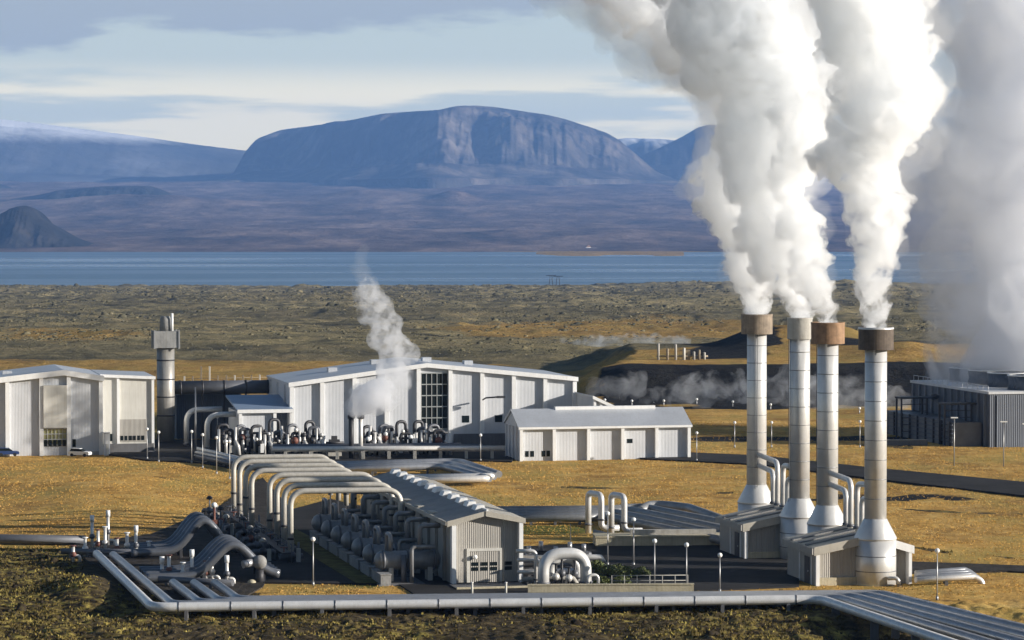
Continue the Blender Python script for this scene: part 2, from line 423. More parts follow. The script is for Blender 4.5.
def ground_material():
    m = bpy.data.materials.new('ground_cover'); m.use_nodes = True
    nt = m.node_tree; n = nt.nodes; L = nt.links
    b = n['Principled BSDF']; b.inputs['Roughness'].default_value = 0.95; b.inputs['Specular IOR Level'].default_value = 0.1
    geo = n.new('ShaderNodeNewGeometry')
    sep = n.new('ShaderNodeSeparateXYZ'); L.new(geo.outputs['Position'], sep.inputs[0])

    def noise(scale, detail=6, rough=0.6, stretch=None):
        t = n.new('ShaderNodeTexNoise'); t.inputs['Scale'].default_value = scale; t.inputs['Detail'].default_value = detail; t.inputs['Roughness'].default_value = rough
        if stretch:
            mp = n.new('ShaderNodeMapping'); mp.inputs['Scale'].default_value = stretch
            L.new(geo.outputs['Position'], mp.inputs['Vector']); L.new(mp.outputs[0], t.inputs['Vector'])
        else:
            L.new(geo.outputs['Position'], t.inputs['Vector'])
        return t.outputs['Fac']

    def ramp(f, stops):
        r = n.new('ShaderNodeValToRGB'); e = r.color_ramp.elements
        while len(e) < len(stops): e.new(0.5)
        for i, (p, c) in enumerate(stops): e[i].position = p; e[i].color = (*c, 1)
        L.new(f, r.inputs[0]); return r.outputs[0]

    def mix(f, a, c):
        x = n.new('ShaderNodeMix'); x.data_type = 'RGBA'
        if isinstance(f, float): x.inputs['Factor'].default_value = f
        else: L.new(f, x.inputs['Factor'])
        for s, k in ((a, 'A'), (c, 'B')):
            if isinstance(s, tuple): x.inputs[k].default_value = (*s, 1)
            else: L.new(s, x.inputs[k])
        return x.outputs['Result']

    def attr(name):
        a = n.new('ShaderNodeAttribute'); a.attribute_name = name; return a.outputs['Fac']

    def math_(op, a, c):
        x = n.new('ShaderNodeMath'); x.operation = op
        for s, i in ((a, 0), (c, 1)):
            if isinstance(s, (int, float)): x.inputs[i].default_value = s
            else: L.new(s, x.inputs[i])
        return x.outputs[0]

    def edge(a, nz, amt, lo=0.42, hi=0.58):
        s = math_('ADD', a, math_('MULTIPLY', math_('SUBTRACT', nz, 0.5), amt))
        r = n.new('ShaderNodeMapRange'); r.inputs['From Min'].default_value = lo; r.inputs['From Max'].default_value = hi
        L.new(s, r.inputs['Value']); return r.outputs[0]
    nf = noise(0.9, 8, 0.7); nm = noise(0.16, 8, 0.65); nl = noise(0.018, 9, 0.78); nxl = noise(0.0028, 8, 0.72)
    # lava with heath: near and far
    lava_near = ramp(nf, [(0.30, (0.018, 0.014, 0.010)), (0.50, (0.055, 0.042, 0.022)), (0.62, (0.12, 0.09, 0.045))])
    lava_far = ramp(nl, [(0.34, (0.045, 0.043, 0.034)), (0.44, (0.17, 0.15, 0.085)), (0.52, (0.31, 0.26, 0.135)), (0.64, (0.45, 0.35, 0.18))])
    lava_far = mix(ramp(nxl, [(0.40, (0, 0, 0)), (0.60, (1, 1, 1))]), mix(0.5, lava_far, (0.075, 0.068, 0.052)), lava_far)
    mr = n.new('ShaderNodeMapRange'); mr.inputs['From Min'].default_value = 650; mr.inputs['From Max'].default_value = 1050
    L.new(sep.outputs['Y'], mr.inputs['Value'])
    basec = mix(mr.outputs[0], lava_near, lava_far)
    # far plain beyond the lake: purple-brown heath
    plain = ramp(noise(0.0022, 10, 0.72, (1, 0.3, 1)), [(0.36, (0.055, 0.042, 0.040)), (0.5, (0.165, 0.118, 0.10)), (0.64, (0.34, 0.25, 0.20))])
    mr2 = n.new('ShaderNodeMapRange'); mr2.inputs['From Min'].default_value = 9000; mr2.inputs['From Max'].default_value = 10200
    L.new(sep.outputs['Y'], mr2.inputs['Value'])
    basec = mix(mr2.outputs[0], basec, plain)
    mossc = ramp(noise(0.55, 7, 0.7), [(0.40, (0.022, 0.016, 0.010)), (0.48, (0.085, 0.060, 0.026)), (0.56, (0.22, 0.17, 0.05)), (0.66, (0.42, 0.34, 0.085))])
    basec = mix(edge(attr('moss'), nm, 0.9, 0.35, 0.75), basec, mossc)
    dryc = ramp(nm, [(0.32, (0.40, 0.215, 0.052)), (0.45, (0.63, 0.375, 0.102)), (0.58, (0.72, 0.455, 0.142)), (0.72, (0.78, 0.55, 0.21))])
    dryf = ramp(nf, [(0.34, (0.55, 0.52, 0.5)), (0.6, (1, 1, 1))])
    x = n.new('ShaderNodeMix'); x.data_type = 'RGBA'; x.blend_type = 'MULTIPLY'; x.inputs['Factor'].default_value = 0.75
    L.new(dryc, x.inputs['A']); L.new(dryf, x.inputs['B']); dryc = x.outputs['Result']
    x = n.new('ShaderNodeMix'); x.data_type = 'RGBA'; x.blend_type = 'MULTIPLY'; x.inputs['Factor'].default_value = 0.8
    L.new(dryc, x.inputs['A']); L.new(ramp(noise(0.035, 7, 0.7, (1, 0.5, 1)), [(0.37, (0.52, 0.48, 0.42)), (0.46, (0.84, 0.83, 0.80)), (0.56, (1.0, 1.0, 0.97))]), x.inputs['B']); dryc = x.outputs['Result']
    dryc = mix(ramp(noise(0.055, 8, 0.72, (1, .55, 1)), [(0.47, (0, 0, 0)), (0.60, (.85, .85, .85))]), dryc, (0.38, 0.28, 0.08))
    dryc = mix(ramp(noise(0.09, 8, 0.75, (.6, .5, 1)), [(0.51, (0, 0, 0)), (0.63, (.8, .8, .8))]), dryc, (0.27, 0.155, 0.05))
    dryc = mix(math_('MULTIPLY', mr.outputs[0], 0.45), dryc, (0.30, 0.20, 0.075))
    basec = mix(edge(attr('dry'), nm, 0.75, 0.40, 0.56), basec, dryc)
    grec = ramp(nf, [(0.35, (0.05, 0.06, 0.015)), (0.6, (0.17, 0.17, 0.04))])
    basec = mix(edge(attr('green'), nm, 0.6), basec, grec)
    scrc = ramp(nm, [(0.35, (0.010, 0.010, 0.012)), (0.6, (0.03, 0.028, 0.026))])  # dark gravel colour that also carries the slope's shade
    basec = mix(edge(attr('scree_shade'), nm, 0.7, 0.38, 0.56), basec, scrc)
    L.new(basec, b.inputs['Base Color'])
    bp = n.new('ShaderNodeBump'); bp.inputs['Strength'].default_value = 0.9; bp.inputs['Distance'].default_value = 0.35; L.new(nf, bp.inputs['Height'])
    bp2 = n.new('ShaderNodeBump'); bp2.inputs['Strength'].default_value = 0.8; bp2.inputs['Distance'].default_value = 14.0
    sw = math_('MULTIPLY', nl, mr.outputs[0]); L.new(sw, bp2.inputs['Height']); L.new(bp.outputs[0], bp2.inputs['Normal'])
    bp3 = n.new('ShaderNodeBump'); bp3.inputs['Strength'].default_value = 0.8; bp3.inputs['Distance'].default_value = 110.0
    sw3 = math_('MULTIPLY', nxl, mr2.outputs[0]); L.new(sw3, bp3.inputs['Height']); L.new(bp2.outputs[0], bp3.inputs['Normal'])
    L.new(bp3.outputs[0], b.inputs['Normal'])
    return m


GROUND = grid_mesh('ground', verts, quads, ground_material())
structure(GROUND)
dry, moss, scr_shade, gre = land(PXG, YG, XG)
for nm_, arr in (('dry', dry), ('moss', moss), ('scree_shade', scr_shade), ('green', gre)):
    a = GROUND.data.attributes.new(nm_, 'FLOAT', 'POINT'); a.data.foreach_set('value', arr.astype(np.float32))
del verts, quads

# ------------------------------------------------------------------ lake


def water_material():
    m = bpy.data.materials.new('lake_water'); m.use_nodes = True
    nt = m.node_tree; n = nt.nodes; L = nt.links; b = n['Principled BSDF']
    b.inputs['Base Color'].default_value = (0.135, 0.215, 0.295, 1); b.inputs['Roughness'].default_value = 0.28
    b.inputs['IOR'].default_value = 1.33
    geo = n.new('ShaderNodeNewGeometry'); mp = n.new('ShaderNodeMapping'); mp.inputs['Scale'].default_value = (0.0005, 0.0022, 1)
    L.new(geo.outputs['Position'], mp.inputs['Vector'])
    t = n.new('ShaderNodeTexNoise'); t.inputs['Scale'].default_value = 1; t.inputs['Detail'].default_value = 4; L.new(mp.outputs[0], t.inputs['Vector'])
    r = n.new('ShaderNodeMapRange'); r.inputs['From Min'].default_value = 0.35; r.inputs['From Max'].default_value = 0.7; r.inputs['To Min'].default_value = 0.20; r.inputs['To Max'].default_value = 0.62
    L.new(t.outputs['Fac'], r.inputs['Value']); L.new(r.outputs[0], b.inputs['Roughness'])
    t2 = n.new('ShaderNodeTexNoise'); t2.inputs['Scale'].default_value = 0.09; t2.inputs['Detail'].default_value = 6; L.new(geo.outputs['Position'], t2.inputs['Vector'])
    bp = n.new('ShaderNodeBump'); bp.inputs['Strength'].default_value = 0.5; bp.inputs['Distance'].default_value = 1.2
    L.new(t2.outputs['Fac'], bp.inputs['Height']); L.new(bp.outputs[0], b.inputs['Normal'])
    return m


MB().add([(-16000, 5000, -75), (16000, 5000, -75), (16000, 11600, -75), (-16000, 11600, -75)], [(0, 1, 2, 3)]).build('lake_water', water_material())
structure(bpy.data.objects['lake_water'])

# ------------------------------------------------------------------ mountains


def rock_material(name, c0, c1, c2, scale):
    m = bpy.data.materials.new(name); m.use_nodes = True
    nt = m.node_tree; n = nt.nodes; L = nt.links; b = n['Principled BSDF']; b.inputs['Roughness'].default_value = 0.95; b.inputs['Specular IOR Level'].default_value = 0.1
    geo = n.new('ShaderNodeNewGeometry')
    t = n.new('ShaderNodeTexNoise'); t.inputs['Scale'].default_value = scale; t.inputs['Detail'].default_value = 10; t.inputs['Roughness'].default_value = 0.68
    L.new(geo.outputs['Position'], t.inputs['Vector'])
    r = n.new('ShaderNodeValToRGB'); e = r.color_ramp.elements; e.new(0.5)
    for i, (p, c) in enumerate(((0.34, c0), (0.5, c1), (0.68, c2))): e[i].position = p; e[i].color = (*c, 1)
    L.new(t.outputs['Fac'], r.inputs[0]); L.new(r.outputs[0], b.inputs['Base Color'])
    bp = n.new('ShaderNodeBump'); bp.inputs['Strength'].default_value = 0.9; bp.inputs['Distance'].default_value = 60; L.new(t.outputs['Fac'], bp.inputs['Height']); L.new(bp.outputs[0], b.inputs['Normal'])
    return m


ROCK = rock_material('mountain_rock', (0.022, 0.022, 0.022), (0.075, 0.066, 0.06), (0.24, 0.20, 0.165), 0.0024)
ROCKD = rock_material('dark_hill_rock', (0.012, 0.013, 0.014), (0.028, 0.027, 0.026), (0.06, 0.052, 0.045), 0.004)
def add_snow(m, z0, z1):
    nt = m.node_tree; n = nt.nodes; L = nt.links; bs = n['Principled BSDF']
    geo = n['Geometry']; sp = n.new('ShaderNodeSeparateXYZ'); L.new(geo.outputs['Position'], sp.inputs[0])
    mr = n.new('ShaderNodeMapRange'); mr.inputs['From Min'].default_value = z0; mr.inputs['From Max'].default_value = z1; L.new(sp.outputs['Z'], mr.inputs['Value'])
    ad = n.new('ShaderNodeMath'); ad.operation = 'MULTIPLY'; L.new(mr.outputs[0], ad.inputs[0]); L.new(n['Noise Texture'].outputs['Fac'], ad.inputs[1])
    r2 = n.new('ShaderNodeMapRange'); r2.inputs['From Min'].default_value = .2; r2.inputs['From Max'].default_value = .5; L.new(ad.outputs[0], r2.inputs['Value'])
    mx = n.new('ShaderNodeMix'); mx.data_type = 'RGBA'; mx.inputs['B'].default_value = (.62, .64, .67, 1)
    L.new(r2.outputs[0], mx.inputs['Factor']); L.new(n['Color Ramp'].outputs[0], mx.inputs['A']); L.new(mx.outputs['Result'], bs.inputs['Base Color'])


SNOWY = rock_material('pale_mountain_rock', (0.045, 0.05, 0.055), (0.09, 0.09, 0.09), (0.20, 0.20, 0.205), 0.0009)

add_snow(SNOWY, 640, 860)


def mountain(name, prof, Y0, depth, base_py, m, steep=0.35, seed=50, gully=0.16, nx=320, ny=120, crest=0.5, plan=None, wob=1.0):
    xs = [p[0] for p in prof]
    px = np.linspace(xs[0], xs[-1], nx)
    top = HC + (HOR - np.interp(px, xs, [p[1] for p in prof])) * Y0 / F
    zb = HC + (HOR - base_py) * Y0 / F
    k = np.ones(5) / 5
    top = np.convolve(np.pad(top, 2, mode='edge'), k, mode='valid')
    t = np.linspace(0, 1, ny)
    T, P = np.meshgrid(t, px, indexing='ij')
    yy = Y0 + (T - crest) * depth
    xx = (P - 512) * Y0 / F
    if plan is not None:
        yy = yy + np.interp(P, [q[0] for q in plan], [q[1] for q in plan])
        top = (top - HC) * (1 + np.interp(px, [q[0] for q in plan], [q[1] for q in plan]) / Y0) + HC
        xx = (P - 512) * (Y0 + np.interp(P, [q[0] for q in plan], [q[1] for q in plan])) / F
    g = fbm(xx / (depth * 0.06), yy / (depth * 0.5), 5, seed, 0.55)
    g2 = fbm(xx / (depth * 0.25), yy / (depth * 0.25), 5, seed + 7)
    tf = T / crest
    tt = np.clip(tf + wob * (0.10 * g + 0.22 * g2), 0, 2)
    front = sst(0.25, 0.25 + steep, tt) * 0.86 + 0.14 * np.clip(tf, 0, 1)
    apron = 0.22 * sst(0.0, 0.4, tf)
    shape = np.maximum(np.where(T <= crest, front, 1.0 - 0.5 * ((T - crest) / (1 - crest)) ** 2), apron)
    h = np.maximum(top - zb, 0)[None, :]
    z = zb + h * shape + h * gully * g * np.sin(np.clip(tf / .8, 0, 1) * math.pi) * 0.8 + 0.02 * h * g2
    z = np.where(T < 0.02, zb - 700, z)
    v = np.stack([xx, yy, z], -1).reshape(-1, 3)
    i_ = np.arange(ny - 1)[:, None] * nx + np.arange(nx - 1)[None, :]
    q = np.stack([i_, i_ + 1, i_ + nx + 1, i_ + nx], -1).reshape(-1, 4)
    return structure(grid_mesh(name, v, q, m))


mountain('table_mountain', [(205, 182), (232, 178), (242, 170), (250, 152), (262, 139), (285, 130), (320, 125), (352, 121), (385, 114), (410, 112), (440, 110), (458, 106), (475, 105), (492, 106), (520, 110), (545, 114), (565, 119), (588, 127), (604, 133), (616, 140), (627, 149), (640, 161), (654, 173), (672, 181), (740, 187)],
         27500, 5200, 183, ROCK, 0.58, 50, 0.075, 460, 170, plan=[(px_, 700 * math.cos((px_ - 470) / 270 * math.pi + math.pi) + 500 - 650 * math.exp(-((px_ - 436) / 34) ** 2) - 250 * math.exp(-((px_ - 372) / 26) ** 2) - 250 * math.exp(-((px_ - 560) / 34) ** 2) + 500 * math.exp(-((px_ - 300) / 40) ** 2)) for px_ in range(205, 745, 5)])
mountain('far_mountain', [(-260, 128), (-150, 116), (-60, 115), (0, 119), (50, 125), (90, 130), (150, 138), (200, 145), (250, 151), (300, 160), (360, 175)], 31500, 7000, 190, SNOWY, 0.9, 70, 0.03, wob=.25, plan=[(-260, -1500), (360, 1500)])
mountain('pointed_mountain', [(630, 160), (655, 150), (668, 144), (684, 136), (698, 128), (709, 125), (722, 126), (745, 134), (790, 138), (830, 128), (870, 130), (930, 150), (990, 160)], 30500, 3600, 172, ROCKD, 0.5, 80, 0.15)
mountain('low_ridge', [(540, 160), (600, 141), (630, 138), (665, 139), (720, 146), (800, 150), (1100, 150), (1300, 160)], 33800, 3000, 176, SNOWY, 0.6, 90, 0.1)
mountain('lakeside_hill', [(-140, 235), (-80, 220), (-30, 219), (0, 216), (14, 208), (24, 205), (33, 208), (40, 219), (52, 226), (66, 236), (82, 243), (100, 249)], 11700, 1100, 250, ROCKD, 0.55, 95, 0.25, 220, 90)
mountain('valley_ridge', [(-60, 205), (0, 202), (40, 195), (70, 189), (110, 186), (150, 186), (162, 190), (175, 198)], 20500, 1500, 204, ROCKD, 0.6, 99, 0.2, 160, 60)
mountain('left_peak', [(-120, 170), (-60, 172), (0, 184), (16, 191), (30, 199)], 24000, 1800, 200, ROCKD, 0.6, 101, 0.2, 120, 60)

# ------------------------------------------------------------------ paved areas


def flat_sheet(name, pts, z, m):
    return structure(MB().slab([(p.x, p.y) for p in pts], -0.6, z).build(name, m))


flat_sheet('asphalt_yard', [G(262, 584), G(398, 585.5), G(416, 597), G(500, 597), G(700, 592), G(800, 588), G(800, 560), G(730, 545), G(620, 543), G(515, 548), G(420, 520), G(330, 500), G(285, 512)], 0.10, ASPH)
flat_sheet('gravel_yard', [G(172, 604), G(240, 600), G(262, 588), G(300, 520), G(262, 478), G(222, 505), G(150, 535), G(72, 545), G(86, 562)], 0.06, GRAV)
flat_sheet('hall_yard', [G(108, 455), G(150, 461), G(200, 463), G(240, 470), G(345, 471), G(440, 460), G(512, 462), G(520, 448), G(300, 440), G(150, 440)], 0.08, ASPH)
flat_sheet('access_road', [G(640, 459), G(760, 465), G(880, 480), G(1040, 498), G(1300, 528), G(1300, 507), G(1040, 484), G(880, 469), G(760, 456), G(640, 451)], 0.10, ASPH)
flat_sheet('service_track', [G(890, 574), G(1010, 572), G(1300, 590), G(1300, 578), G(1010, 566), G(900, 562)], 0.05, GRAV)

flat_sheet('verge_strip', [G(296, 531), G(322, 545), G(352, 566), G(385, 585), G(356, 585), G(318, 562), G(283, 538)], 0.16, VERGE)

# ------------------------------------------------------------------ buildings


def prof_z(top, x):
    return float(np.interp(x, [p[0] for p in top], [p[1] for p in top]))


def hall(root, w, depth, top, fins, fd=1.2, fw=0.55, clad=CLAD, roof=ROOF, fascia_h=0.75, trim=WHITE, openings=(), back_fins=0, roof_t=0.3, over=0.25):
    """Steel hall: front facade polygon under the roof line `top` [(x,z)...], fins standing out in front."""
    poly = [(0, -0.5)] + [(w, -0.5)] + [(x, z - roof_t) for x, z in reversed(top)]
    MB().prism(poly, 0, depth).build('wall', clad, root)
    rt = [(x, z) for x, z in top]
    rt[0] = (rt[0][0] - over, rt[0][1] - over * (rt[1][1] - rt[0][1]) / max(0.1, rt[1][0] - rt[0][0])); rt[-1] = (rt[-1][0] + over, rt[-1][1] - over * (rt[-2][1] - rt[-1][1]) / max(0.1, rt[-1][0] - rt[-2][0]))
    ring = [(x, z - roof_t) for x, z in rt] + [(x, z) for x, z in reversed(rt)]
    MB().prism(ring, -fd + 0.02, depth + 0.4).build('roof', roof, root)
    fr = [(x, z - fascia_h) for x, z in rt] + [(x, z + 0.06) for x, z in reversed(rt)]
    MB().prism(fr, -fd - 0.22, -fd).build('fascia', trim, root)
    for x in fins:
        x0 = min(max(x - fw / 2, 0), w - fw)
        zt = min(prof_z(top, x0), prof_z(top, x0 + fw)) - roof_t - 0.02
        MB().box(x0, x0 + fw, -fd + 0.05, -0.003, -0.5, zt).build('pilaster', trim, root)
    for k in range(back_fins):
        y = depth * (k + 0.5) / back_fins
        MB().box(-0.35, -0.003, y - 0.2, y + 0.2, -0.5, top[0][1] - roof_t - 0.3).build('pilaster', clad, root)


def window_grid(root, x0, x1, z0, z1, nx, nz, y=0, fw=0.16, glass=GLASS, frame=WHITE, mull=None):
    f = MB()
    for i in range(nx + 1):
        x = x0 + (x1 - x0) * i / nx; f.box(x - fw * .35, x + fw * .35, y - 0.16, y - 0.02, z0, z1)
    for k in range(nz + 1):
        z = z0 + (z1 - z0) * k / nz; f.box(x0 - .02, x1 + .02, y - 0.2, y - 0.015, z - fw / 2, z + fw / 2)
    w = MB().box(x0, x1, y - 0.012, y + 0.05, z0, z1).build('window', glass, root)
    f.build('frame', frame, w)
    return w


# main turbine hall
p0 = AT(289, 633.0)
WH = along(p0, 576)
hall_root = thing('turbine_hall', 'largest pale grey hall with white pilasters and one tall dark gridded window', 'power hall', p0, PHI)
bay = WH / 9
htop = [(0, 13.0), (bay * 4.25, 16.6), (WH, 13.5)]
hall(hall_root, WH, 30, htop, [bay * i for i in range(10)], fd=0.8, fw=0.8, fascia_h=0.8, back_fins=3)
window_grid(hall_root, bay * 4 + 0.6, bay * 5 - 0.5, 3.4, 14.6, 5, 5, 0, 0.2, GLASS, MULL)
for i in (5.38, 6.42):
    d = MB().box(bay * i, bay * i + 1.5, -0.05, 0.05, 4.6, 6.0).build('window', GLASS, hall_root)
MB().box(bay * 5.1, WH - 0.1, -1.0, -0.8, -0.4, 2.4).build('plinth', CONCD, hall_root)
arm = MB().tube([(bay * 6, -1.2, 9.2), (bay * 6.02, -3.4, 9.7), (bay * 6.4, -4.0, 9.9)], 0.16, 8)
arm.box(bay * 6.35, bay * 6.6, -4.3, -3.7, 9.65, 10.1)
arm.build('wall_lamp', DARK, hall_root)
for i in range(4):
    MB().box(bay * (1.7 + 1.5 * i) - .9, bay * (1.7 + 1.5 * i) + .9, 14 + (i % 2) * 5, 16.2 + (i % 2) * 5, 14.0, prof_z(htop, bay * (1.7 + 1.5 * i)) + .8).build('roof_vent', ROOF, hall_root)

# annex on the hall's right corner
pa = p0 + U * (WH + 0.02) - V * 14
an = thing('annex', 'small lean-to annex with sloping white fascia at the right corner of the turbine hall', 'annex', pa, PHI)
WA = along(pa, 627)
hall(an, WA, 26, [(0, 10.4), (WA, 7.2)], [0.2, 1.6], fd=0.9, fw=0.5, fascia_h=0.6)

# long low workshop
p1 = G(519, 460.5)
WL = along(p1, 690)
low = thing('workshop', 'long low grey workshop with blue-grey roof and five bays in front of the turbine hall', 'workshop', p1, PHI)
b5 = WL / 5
LD, LH, LP = 12.0, 6.6, 2.7
MB().box(0, WL, 0, LD, -0.5, LH - .12).build('wall', CLAD, low)
for xx0, xx1 in ((0.0, 0.25), (WL - .25, WL)):
    MB().add([(xx0, 0, LH - .12), (xx0, LD, LH - .12), (xx0, LD / 2, LH + LP - .3), (xx1, 0, LH - .12), (xx1, LD, LH - .12), (xx1, LD / 2, LH + LP - .3)], [(0, 2, 1), (3, 4, 5), (0, 3, 5, 2), (1, 2, 5, 4), (0, 1, 4, 3)]).build('gable', CLAD, low)
rz = lambda y: LH + LP * (1 - abs(y - LD / 2) / (LD / 2))
MB().add([(-0.3, -.9, LH - .42), (WL + .3, -.9, LH - .42), (WL + .3, LD / 2, LH + LP), (-.3, LD / 2, LH + LP), (WL + .3, LD + .3, LH - .1), (-.3, LD + .3, LH - .1),
          (-0.3, -.9, LH - .7), (WL + .3, -.9, LH - .7), (WL + .3, LD / 2, LH + LP - .28), (-.3, LD / 2, LH + LP - .28), (WL + .3, LD + .3, LH - .38), (-.3, LD + .3, LH - .38)],
         [(0, 1, 2, 3), (3, 2, 4, 5), (7, 6, 9, 8), (8, 9, 11, 10), (0, 6, 7, 1), (5, 4, 10, 11), (0, 3, 9, 6), (3, 5, 11, 9), (1, 7, 8, 2), (2, 8, 10, 4)]).build('roof', ROOF_SKY if False else ROOF, low)
MB().box(-0.25, WL + .25, -.95, -.9, LH - .78, LH - .36).build('gutter', WHITE, low)
for i in range(6):
    x0 = min(max(b5 * i - .3, 0), WL - .6)
    MB().box(x0, x0 + .6, -.8, -.003, -.5, LH - .82).build('pilaster', WHITE, low)
for x in (1.2, 2.2, 4.4, 5.3):
    MB().box(x, x + .7, -.06, .04, .6, 1.7).build('window', GLASS, low)
MB().box(b5 * 3 + 1.0, b5 * 3 + 2.1, -.06, .04, 2.9, 3.7).build('window', GLASS, low)
for k in range(4):
    MB().box(-.3, -.003, LD * (k + .5) / 4 - .2, LD * (k + .5) / 4 + .2, -.5, LH - .4).build('pilaster', CLAD, low)
MB().box(b5 * 1.25, b5 * 4.2, LD / 2 - .6, LD / 2 + .6, LH + LP - .25, LH + LP + .35).build('ridge_vent', WHITE, low)

# left hall
p2c = G(102, 454)
LW = -along(p2c, -70, U)
p2 = p2c - U * LW
lh = thing('west_hall', 'tall pale hall with olive glazed bay, cut by the left picture edge', 'power hall', p2, PHI)
sx = lambda px: LW + along(p2c, px)
ltop = [(0, 13.6), (sx(63), 16.3), (LW, 15.1)]
hall(lh, LW, 24, ltop, [0, sx(-28), sx(6.5), sx(40.5), sx(68), LW], fd=0.75, fw=0.75, fascia_h=1.0)
gx0, gx1 = sx(42.5), sx(66)
MB().box(gx0, gx1, -1.0, -.02, 5.2, 13.4).build('cream_panel', CREAM, lh)
window_grid(lh, gx0 + .05, gx1 - .05, 1.9, 5.0, 6, 3, -.02, .1, GLASSY, CLAD)
for i in range(5):
    x = gx0 + (gx1 - gx0) * (i + .1) / 5; MB().box(x, x + .62, -.30, -.22, 1.6, 2.8).build('window', GLASS, lh)
dd = MB().box(sx(71.5), sx(75), -.06, .04, 1.4, 2.9).build('window', GLASS, lh)
MB().box(sx(67.5), LW + .0, -.4, -.01, -.5, 0.5).build('plinth', CONC, lh)
for i in range(4):
    MB().box(sx(10 - 22 * i) - .9, sx(10 - 22 * i) + .9, 10, 12.2, 13.0, prof_z(ltop, sx(10 - 22 * i)) + .5).build('roof_vent', ROOF, lh)

# rear wing of the left hall
p3 = p2c + V * 3.2 + U * 0.02
W3 = along(p3, 153.5)
rw = thing('rear_wing', 'pale flat-roofed wing with roller door, recessed right of the left-edge hall', 'building', p3, PHI)
hall(rw, W3, 20, [(0, 15.2), (W3, 14.7)], [W3 * .32, W3 - .01], fd=.5, fw=.5, clad=CREAM, fascia_h=.5)
dr = MB().box(W3 * .34, W3 * .86, -.10, .03, 2.0, 6.4).build('roller_door', CLADW, rw)
for i in range(6):
    x = W3 * .36 + i * W3 * .08; MB().box(x, x + .55, -.16, -.09, 2.3, 3.2).build('pane', GLASS, dr)
MB().box(W3 * .12, W3 * .21, -.08, .03, 2.2, 3.6).build('window', GLASS, rw)
MB().box(W3 * .02, W3 - .1, -.75, -.51, -.5, 1.7).build('plinth', CONCD, rw)
cb = thing('white_kiosk', 'small white kiosk standing against the right corner of the left-edge hall', 'kiosk', G(103.5, 455), PHI)
MB().box(0, 1.1, 0, 2.0, -.3, 4.1).build('wall', WHITE, cb); MB().box(-.1, 1.2, -.1, 2.1, 4.1, 4.25).build('roof', ROOF, cb); MB().box(.25, .85, -.05, .02, 0, 2.1).build('door', CREAM, cb)

# building with sky-tinted roof left of the hall
p4 = AT(238, 628)
W4 = along(p4, 292)
bb = thing('pump_house', 'small shed with sky-tinted sheet roof and white posts beside the turbine hall', 'shed', p4, PHI)
hall_w = W4
MB().box(0, W4 * .66, 0, 15, -.5, 7.5).build('wall', CLAD, bb)
MB().box(W4 * .66, W4, 5.5, 15, -.5, 7.5).build('rear_wall', CLAD_SHADE, bb)
MB().add([(-.3, -.8, 7.9), (W4 + .2, -.8, 7.9), (W4 + .2, 17, 9.9), (-.3, 17, 9.9), (-.3, -.8, 7.55), (W4 + .2, -.8, 7.55), (W4 + .2, 17, 9.55), (-.3, 17, 9.55)], [(0, 1, 2, 3), (4, 7, 6, 5), (0, 4, 5, 1), (1, 5, 6, 2), (2, 6, 7, 3), (3, 7, 4, 0)]).build('roof', ROOF_SKY, bb)
MB().box(-.3, W4 + .2, -.95, -.8, 7.3, 8.0).build('fascia', WHITE, bb)
for x in (0.0, W4 * .64):
    MB().box(x, x + .6, -.75, -.05, -.5, 7.3).build('post', WHITE, bb)
MB().box(W4 * .96, W4 * .99, -.75, -.35, -.5, 7.3).build('post', WHITE, bb)

# dark shed wall behind
p5 = AT(176, 662)
W5 = along(p5, 240)
ds = thing('duct_shed', 'shade-toned shed under the big horizontal duct, right of the square-capped stack', 'shed', p5, PHI)
MB().box(0, W5, 0, 14, -.5, 8.6).build('wall', CLAD_SHADE, ds)
MB().prism([(-.2, 8.6), (W5 + .2, 8.6), (W5 + .2, 8.9), (W5 * .5, 10.2), (-.2, 8.9)], -.3, 14.3).build('roof', CLAD_SHADE, ds)
MB().box(W5 * .4, W5 * .55, -.06, .02, 0, 3.2).build('door', DARK, ds)

# stack on the left with square cap
ps = AT(165.3, 652)
st = thing('vent_stack', 'banded grey stack with square louvred cap beside the left hall', 'stack', ps, PHI)
MB().lathe([(1.8, -.5), (1.8, 20.2)], seg=28).build('shaft', STACKM, st)
for z in (5.2, 9.0, 12.6, 16.5):
    MB().lathe([(1.86, z), (1.86, z + .28)], seg=28).build('band', DARK, st)
c_ = MB().box(-2.45, 2.45, -2.45, 2.45, 19.2, 22.6).build('cap', CONCM, st)
for s in (-1, 1):
    for y in (-1, 1): MB().box(s * 2.5 - .15, s * 2.5 + .15, y * 2.5 - .15, y * 2.5 + .15, 19.0, 22.8).build('corner_post', POLE, c_)
MB().lathe([(1.25, 22.6), (1.15, 25.0), (0.9, 25.6)], seg=20).build('top_pipe', CONCM, st)
MB().tube([(1.2, -1.2, 22.6), (1.2, -1.2, 26.2)], .28, 8).build('mast', WHITE, st)
# big horizontal duct
pd = AT(175, 657, 10.7)
du = thing('exhaust_duct', 'thick dark horizontal duct running from the square-capped stack to the hall', 'duct', Vector((pd.x, pd.y, 0)), PHI)
Wd = along(pd, 272)
MB().tube([(-.3, 0, 10.7), (Wd, 0, 10.7)], 1.4, 20).build('pipe', PIPED, du)
for k in range(5):
    x = 1 + (Wd - 2) * k / 4
    MB().tube([(x - .15, 0, 10.7), (x + .15, 0, 10.7)], 1.5, 20).build('flange', DARK, du)
    if 0 < k < 4: MB().box(x - .2, x + .2, -.2, .2, -.3, 9.3).build('support', DARK, du)
